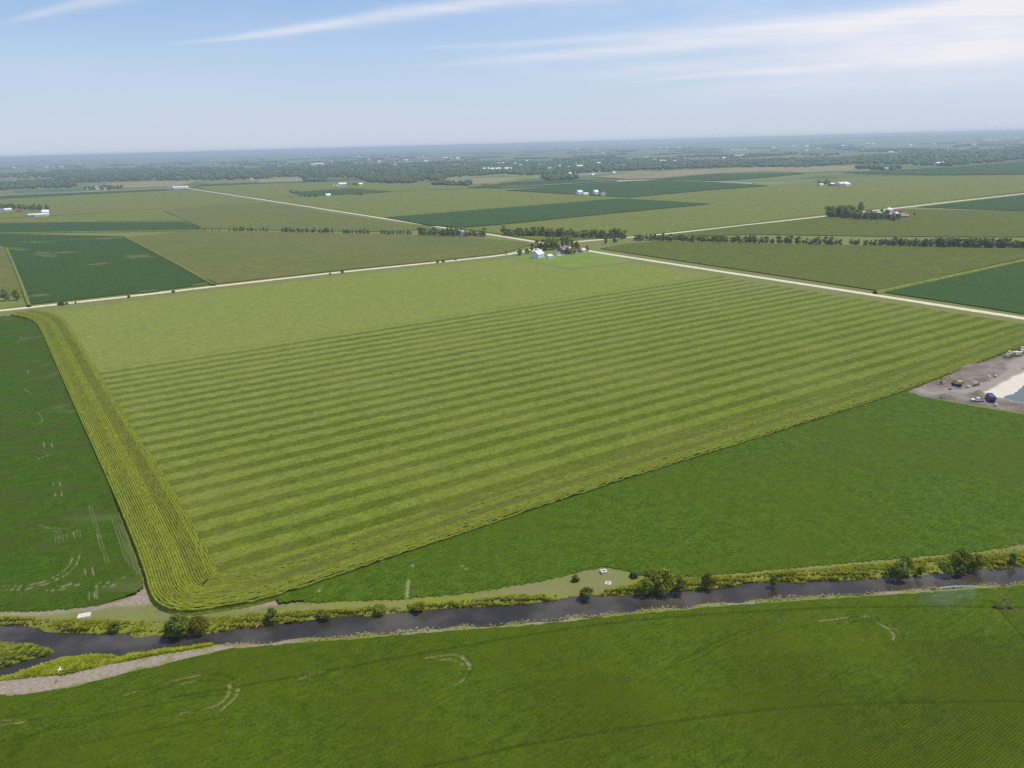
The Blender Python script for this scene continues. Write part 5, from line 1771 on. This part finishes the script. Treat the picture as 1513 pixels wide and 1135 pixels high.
def pickup(r, paint):
    wheels(r, [(-1.7, -.85), (-1.7, .85), (1.7, -.85), (1.7, .85)], .38, .28)
    MB().prism([(-2.8, .45), (2.8, .45), (2.8, .95), (1.3, 1.05), (-2.8, 1.05)], -.95, .95).build('body', M[paint], r)
    MB().prism([(-.8, 1.053), (1.25, 1.053), (.6, 1.75), (-.6, 1.75)], -.85, .85).build('cab', M[paint], r)
    MB().prism([(.98, 1.10), (1.28, 1.08), (.70, 1.70), (.55, 1.70)], -.78, .78).build('windscreen', M['glass'], r)
    MB().box(-2.7, -.9, -.8, .8, 1.053, 1.09).build('cargo_bed', M['rubber'], r)


r = place('excavator', 1413, 569.5, rad(165), 'yellow excavator with lowered boom among the spoil heaps in the gravel pit', 'excavator', .9)
excavator(r, 'machine_yellow')
r = place('loader', 1441.5, 568.5, rad(25), 'small pale loader right of the yellow excavator', 'loader', .7)
loader(r, 'machine_pale')
r.scale = (.6, .6, .6)
r = place('bulldozer', 1489.5, 527, rad(200), 'pale yellow bulldozer parked leftmost by the corn edge of the pit', 'bulldozer')
dozer(r, 'machine_pale')
r = place('scraper', 1500.5, 525, rad(195), 'long pale scraper parked second from left by the corn edge', 'scraper')
scraper(r, 'machine_pale')
r.scale = (.8, .8, .8)
r = place('loader', 1509, 520.5, rad(70), 'pale loader parked rightmost by the corn edge of the pit', 'loader')
loader(r, 'machine_pale')
r = place('dump_truck', 1463, 591.0, rad(75), 'dark blue dump truck beside the pond of the gravel pit', 'truck', .6)
dump_truck(r, 'blue_paint')
r = place('pickup_truck', 1444.5, 592.8, rad(170), 'white pickup truck parked left of the blue dump truck', 'pickup')
pickup(r, 'white_paint')
# pale boulders dug from the pit
for i, (x_, y_, s_, lab) in enumerate(((1471, 599, .9, 'pale block lying below the blue truck'), (1431, 572, 1.0, 'pale boulder right below the yellow excavator'), (1397, 571, 1.2, 'tan boulder left of the yellow excavator'), (1404, 575, .8, 'small dark clod below the yellow excavator'), (1461, 557, .8, 'pale boulder on the dark earth, left of a pair'), (1471, 556, .9, 'pale boulder on the dark earth, right of a pair'), (1384, 565, 1.0, 'brown boulder at the left of the spoil heaps'))):
    x, y = at(x_, y_, .4)
    rr_ = np.random.default_rng(300 + i)
    V, F = [], []
    for a_ in range(5):
        ph_ = -math.pi / 2 + math.pi * a_ / 4
        for k in range(7):
            t = 2 * math.pi * k / 7
            q_ = s_ * rr_.uniform(.75, 1.15)
            V.append((q_ * math.cos(ph_) * math.cos(t) * 1.2, q_ * math.cos(ph_) * math.sin(t), .5 * s_ + q_ * .7 * math.sin(ph_)))
    for a_ in range(4):
        for k in range(7):
            F.append((a_ * 7 + k, a_ * 7 + (k + 1) % 7, (a_ + 1) * 7 + (k + 1) % 7, (a_ + 1) * 7 + k))
    o = mesh_obj('boulder', np.array(V), F, M['concrete'] if 'pale' in lab else M['red_dirt'])
    o.location = (x, y, .3)
    tag(o, lab, 'boulder')

# ------------------------------------------------------------------ far woods: lumpy crowns that read as one mass
import bmesh
bm = bmesh.new()
bmesh.ops.create_icosphere(bm, subdivisions=1, radius=1.0)
ICO_V = np.array([v.co[:] for v in bm.verts])
bm.faces.ensure_lookup_table()
ICO_F = np.array([[v.index for v in f.verts] for f in bm.faces])
bm.free()


def woods(name, polys, n, label, seed, size=(9, 15), far_grow=True):
    rng = np.random.default_rng(seed)
    pts = []
    tot = sum(abs(sum(p[i][0] * p[(i + 1) % len(p)][1] - p[(i + 1) % len(p)][0] * p[i][1] for i in range(len(p)))) for p in polys)
    for p in polys:
        ar = abs(sum(p[i][0] * p[(i + 1) % len(p)][1] - p[(i + 1) % len(p)][0] * p[i][1] for i in range(len(p))))
        k = max(10, int(n * ar / tot))
        w_ = np.array(P(p))
        lo_, hi_ = w_.min(0), w_.max(0)
        got = 0
        dmin = np.hypot(w_[:, 0], w_[:, 1]).min()
        guard = 0
        while got < k and guard < 60:
            guard += 1
            q_ = rng.uniform(lo_, hi_, (k * 6, 2))
            q_ = q_[inside(w_, q_[:, 0], q_[:, 1])]
            d_ = np.hypot(q_[:, 0], q_[:, 1])
            q_ = q_[rng.random(len(q_)) < np.clip((dmin / d_) ** 2.5, .02, 1)]
            q_ = q_[vnoise(q_[:, 0], q_[:, 1], 140, seed) > .25]
            pts += list(q_[:k - got])
            got += len(q_[:k - got])
    pts = np.array(pts)
    n_ = len(pts)
    d_ = np.hypot(pts[:, 0], pts[:, 1])
    s_ = rng.uniform(*size, n_) * np.clip(d_ / 4200, .55, 2.4)
    hh = rng.uniform(7, 12, n_) * np.clip(d_ / 7000, .9, 1.5)
    jit = rng.uniform(.7, 1.25, (n_, len(ICO_V), 1))
    V = ICO_V[None] * jit * np.stack([s_, s_, hh], -1)[:, None, :]
    V[:, :, 2] = np.maximum(V[:, :, 2] + (hh * .45)[:, None], -.5)
    V[:, :, :2] += pts[:, None, :]
    F = (ICO_F[None] + (np.arange(n_) * len(ICO_V))[:, None, None]).reshape(-1, 3)
    return tag(mesh_obj(name, V.reshape(-1, 3), F, M['wood_far']), label, 'woods', kind='stuff')


woods('woods', [[(-150, 275), (0, 272), (50, 267), (112, 266), (112, 277), (40, 279), (0, 281), (-150, 286)], [(40, 256), (100, 252), (250, 248), (400, 250), (400, 265), (250, 267), (110, 270)]], 1500, 'blue green woods in the distance at the left', 401)
woods('woods', [[(380, 248), (520, 244), (700, 246), (700, 261), (600, 264), (530, 263), (380, 261)], [(530, 264), (660, 262), (655, 270), (620, 273), (545, 270)], [(447, 262), (478, 262), (480, 269), (450, 269)]], 1600, 'blue green woods in the distance left of the town', 402)
woods('woods', [[(700, 241), (960, 237), (960, 251), (870, 255), (800, 260), (740, 257), (700, 261)], [(800, 262), (852, 258), (853, 265), (812, 268)], [(640, 270), (700, 272), (690, 275), (640, 274)]], 1500, 'blue green woods around the small town at the centre', 403)
woods('woods', [[(930, 239), (1113, 237), (1240, 233), (1513, 219), (1700, 210), (1700, 228), (1513, 236), (1400, 246), (1260, 242), (1190, 248), (1080, 247), (960, 252)], [(1264, 247), (1330, 247), (1330, 252), (1264, 252)]], 2300, 'blue green woods in the distance at the right', 404)
# hedges and windbreaks of the plain beyond
rng = np.random.default_rng(405)
pts = []
for i in range(430):
    x_ = rng.uniform(-150, 1660)
    hz_ = 232.5 - 40 * x_ / 1513
    y_ = hz_ + 6.5 + rng.uniform(0, 1) ** 1.5 * 26
    c0 = np.array(at(x_, y_))
    ln = rng.uniform(60, 500)
    an = ROW + rng.choice([0, math.pi / 2]) + rng.normal() * .08
    k = int(ln / 22) + 1
    for j in range(k):
        pts.append(c0 + np.array([math.cos(an), math.sin(an)]) * (j * 22) + rng.normal(size=2) * 8)
pts = np.array(pts)
d_ = np.hypot(pts[:, 0], pts[:, 1])
n_ = len(pts)
s_ = rng.uniform(9, 17, n_) * np.clip(d_ / 6000, .7, 2.0)
hh = rng.uniform(6, 11, n_)
V = ICO_V[None] * rng.uniform(.7, 1.25, (n_, len(ICO_V), 1)) * np.stack([s_, s_, hh], -1)[:, None, :]
V[:, :, 2] = np.maximum(V[:, :, 2] + 4, -.5)
V[:, :, :2] += pts[:, None, :]
o = mesh_obj('far_hedgerows', V.reshape(-1, 3), (ICO_F[None] + (np.arange(n_) * len(ICO_V))[:, None, None]).reshape(-1, 3), M['wood_far'])
tag(o, 'scattered dark hedgerows and windbreaks on the plain below the horizon', 'hedgerows', kind='stuff')

# low hills on the horizon
na, nr = 240, 26
aa = np.linspace(rad(-58), rad(58), na)
rr = np.linspace(13000, 46000, nr)
AA, RR = np.meshgrid(aa, rr, indexing='ij')
HX, HY = RR * np.sin(AA), RR * np.cos(AA)
hz_ = 62 * sstep(vnoise(HX, HY, 5200, 410), .3, .95) + 34 * vnoise(HX, HY, 1900, 411) * sstep(RR, 16000, 24000)
hz_ = 1.25 * hz_ * sstep(RR, 13000, 18000) * (.55 + .65 * sstep(AA, -.2, .6)) - .5
idx = np.arange(na * nr).reshape(na, nr)
Fh = np.stack([idx[:-1, :-1], idx[:-1, 1:], idx[1:, 1:], idx[1:, :-1]], -1).reshape(-1, 4)[:, ::-1]
o = mesh_obj('hills', np.column_stack([HX.ravel(), HY.ravel(), hz_.ravel()]), Fh, M['ground'], None, dict(lush=np.zeros(na * nr)), True)
tag(o, kind='structure')

# ------------------------------------------------------------------ summer haze
mt = bpy.data.materials.new('haze')
mt.use_nodes = True
nt = mt.node_tree
nt.nodes.clear()
out = nt.nodes.new('ShaderNodeOutputMaterial')
pv = nt.nodes.new('ShaderNodeVolumePrincipled')
pv.inputs['Color'].default_value = (0.70, 0.81, 1.0, 1)
pv.inputs['Density'].default_value = 1.02e-4
pv.inputs['Anisotropy'].default_value = 0.2
nt.links.new(pv.outputs[0], out.inputs['Volume'])
mb = MB().box(-60000, 60000, -10000, 60000, -12, 130)
o = mb.build('haze', mt)
tag(o, kind='stuff')
o['label'] = 'thin blue summer haze over the distant plain'
o['category'] = 'haze'
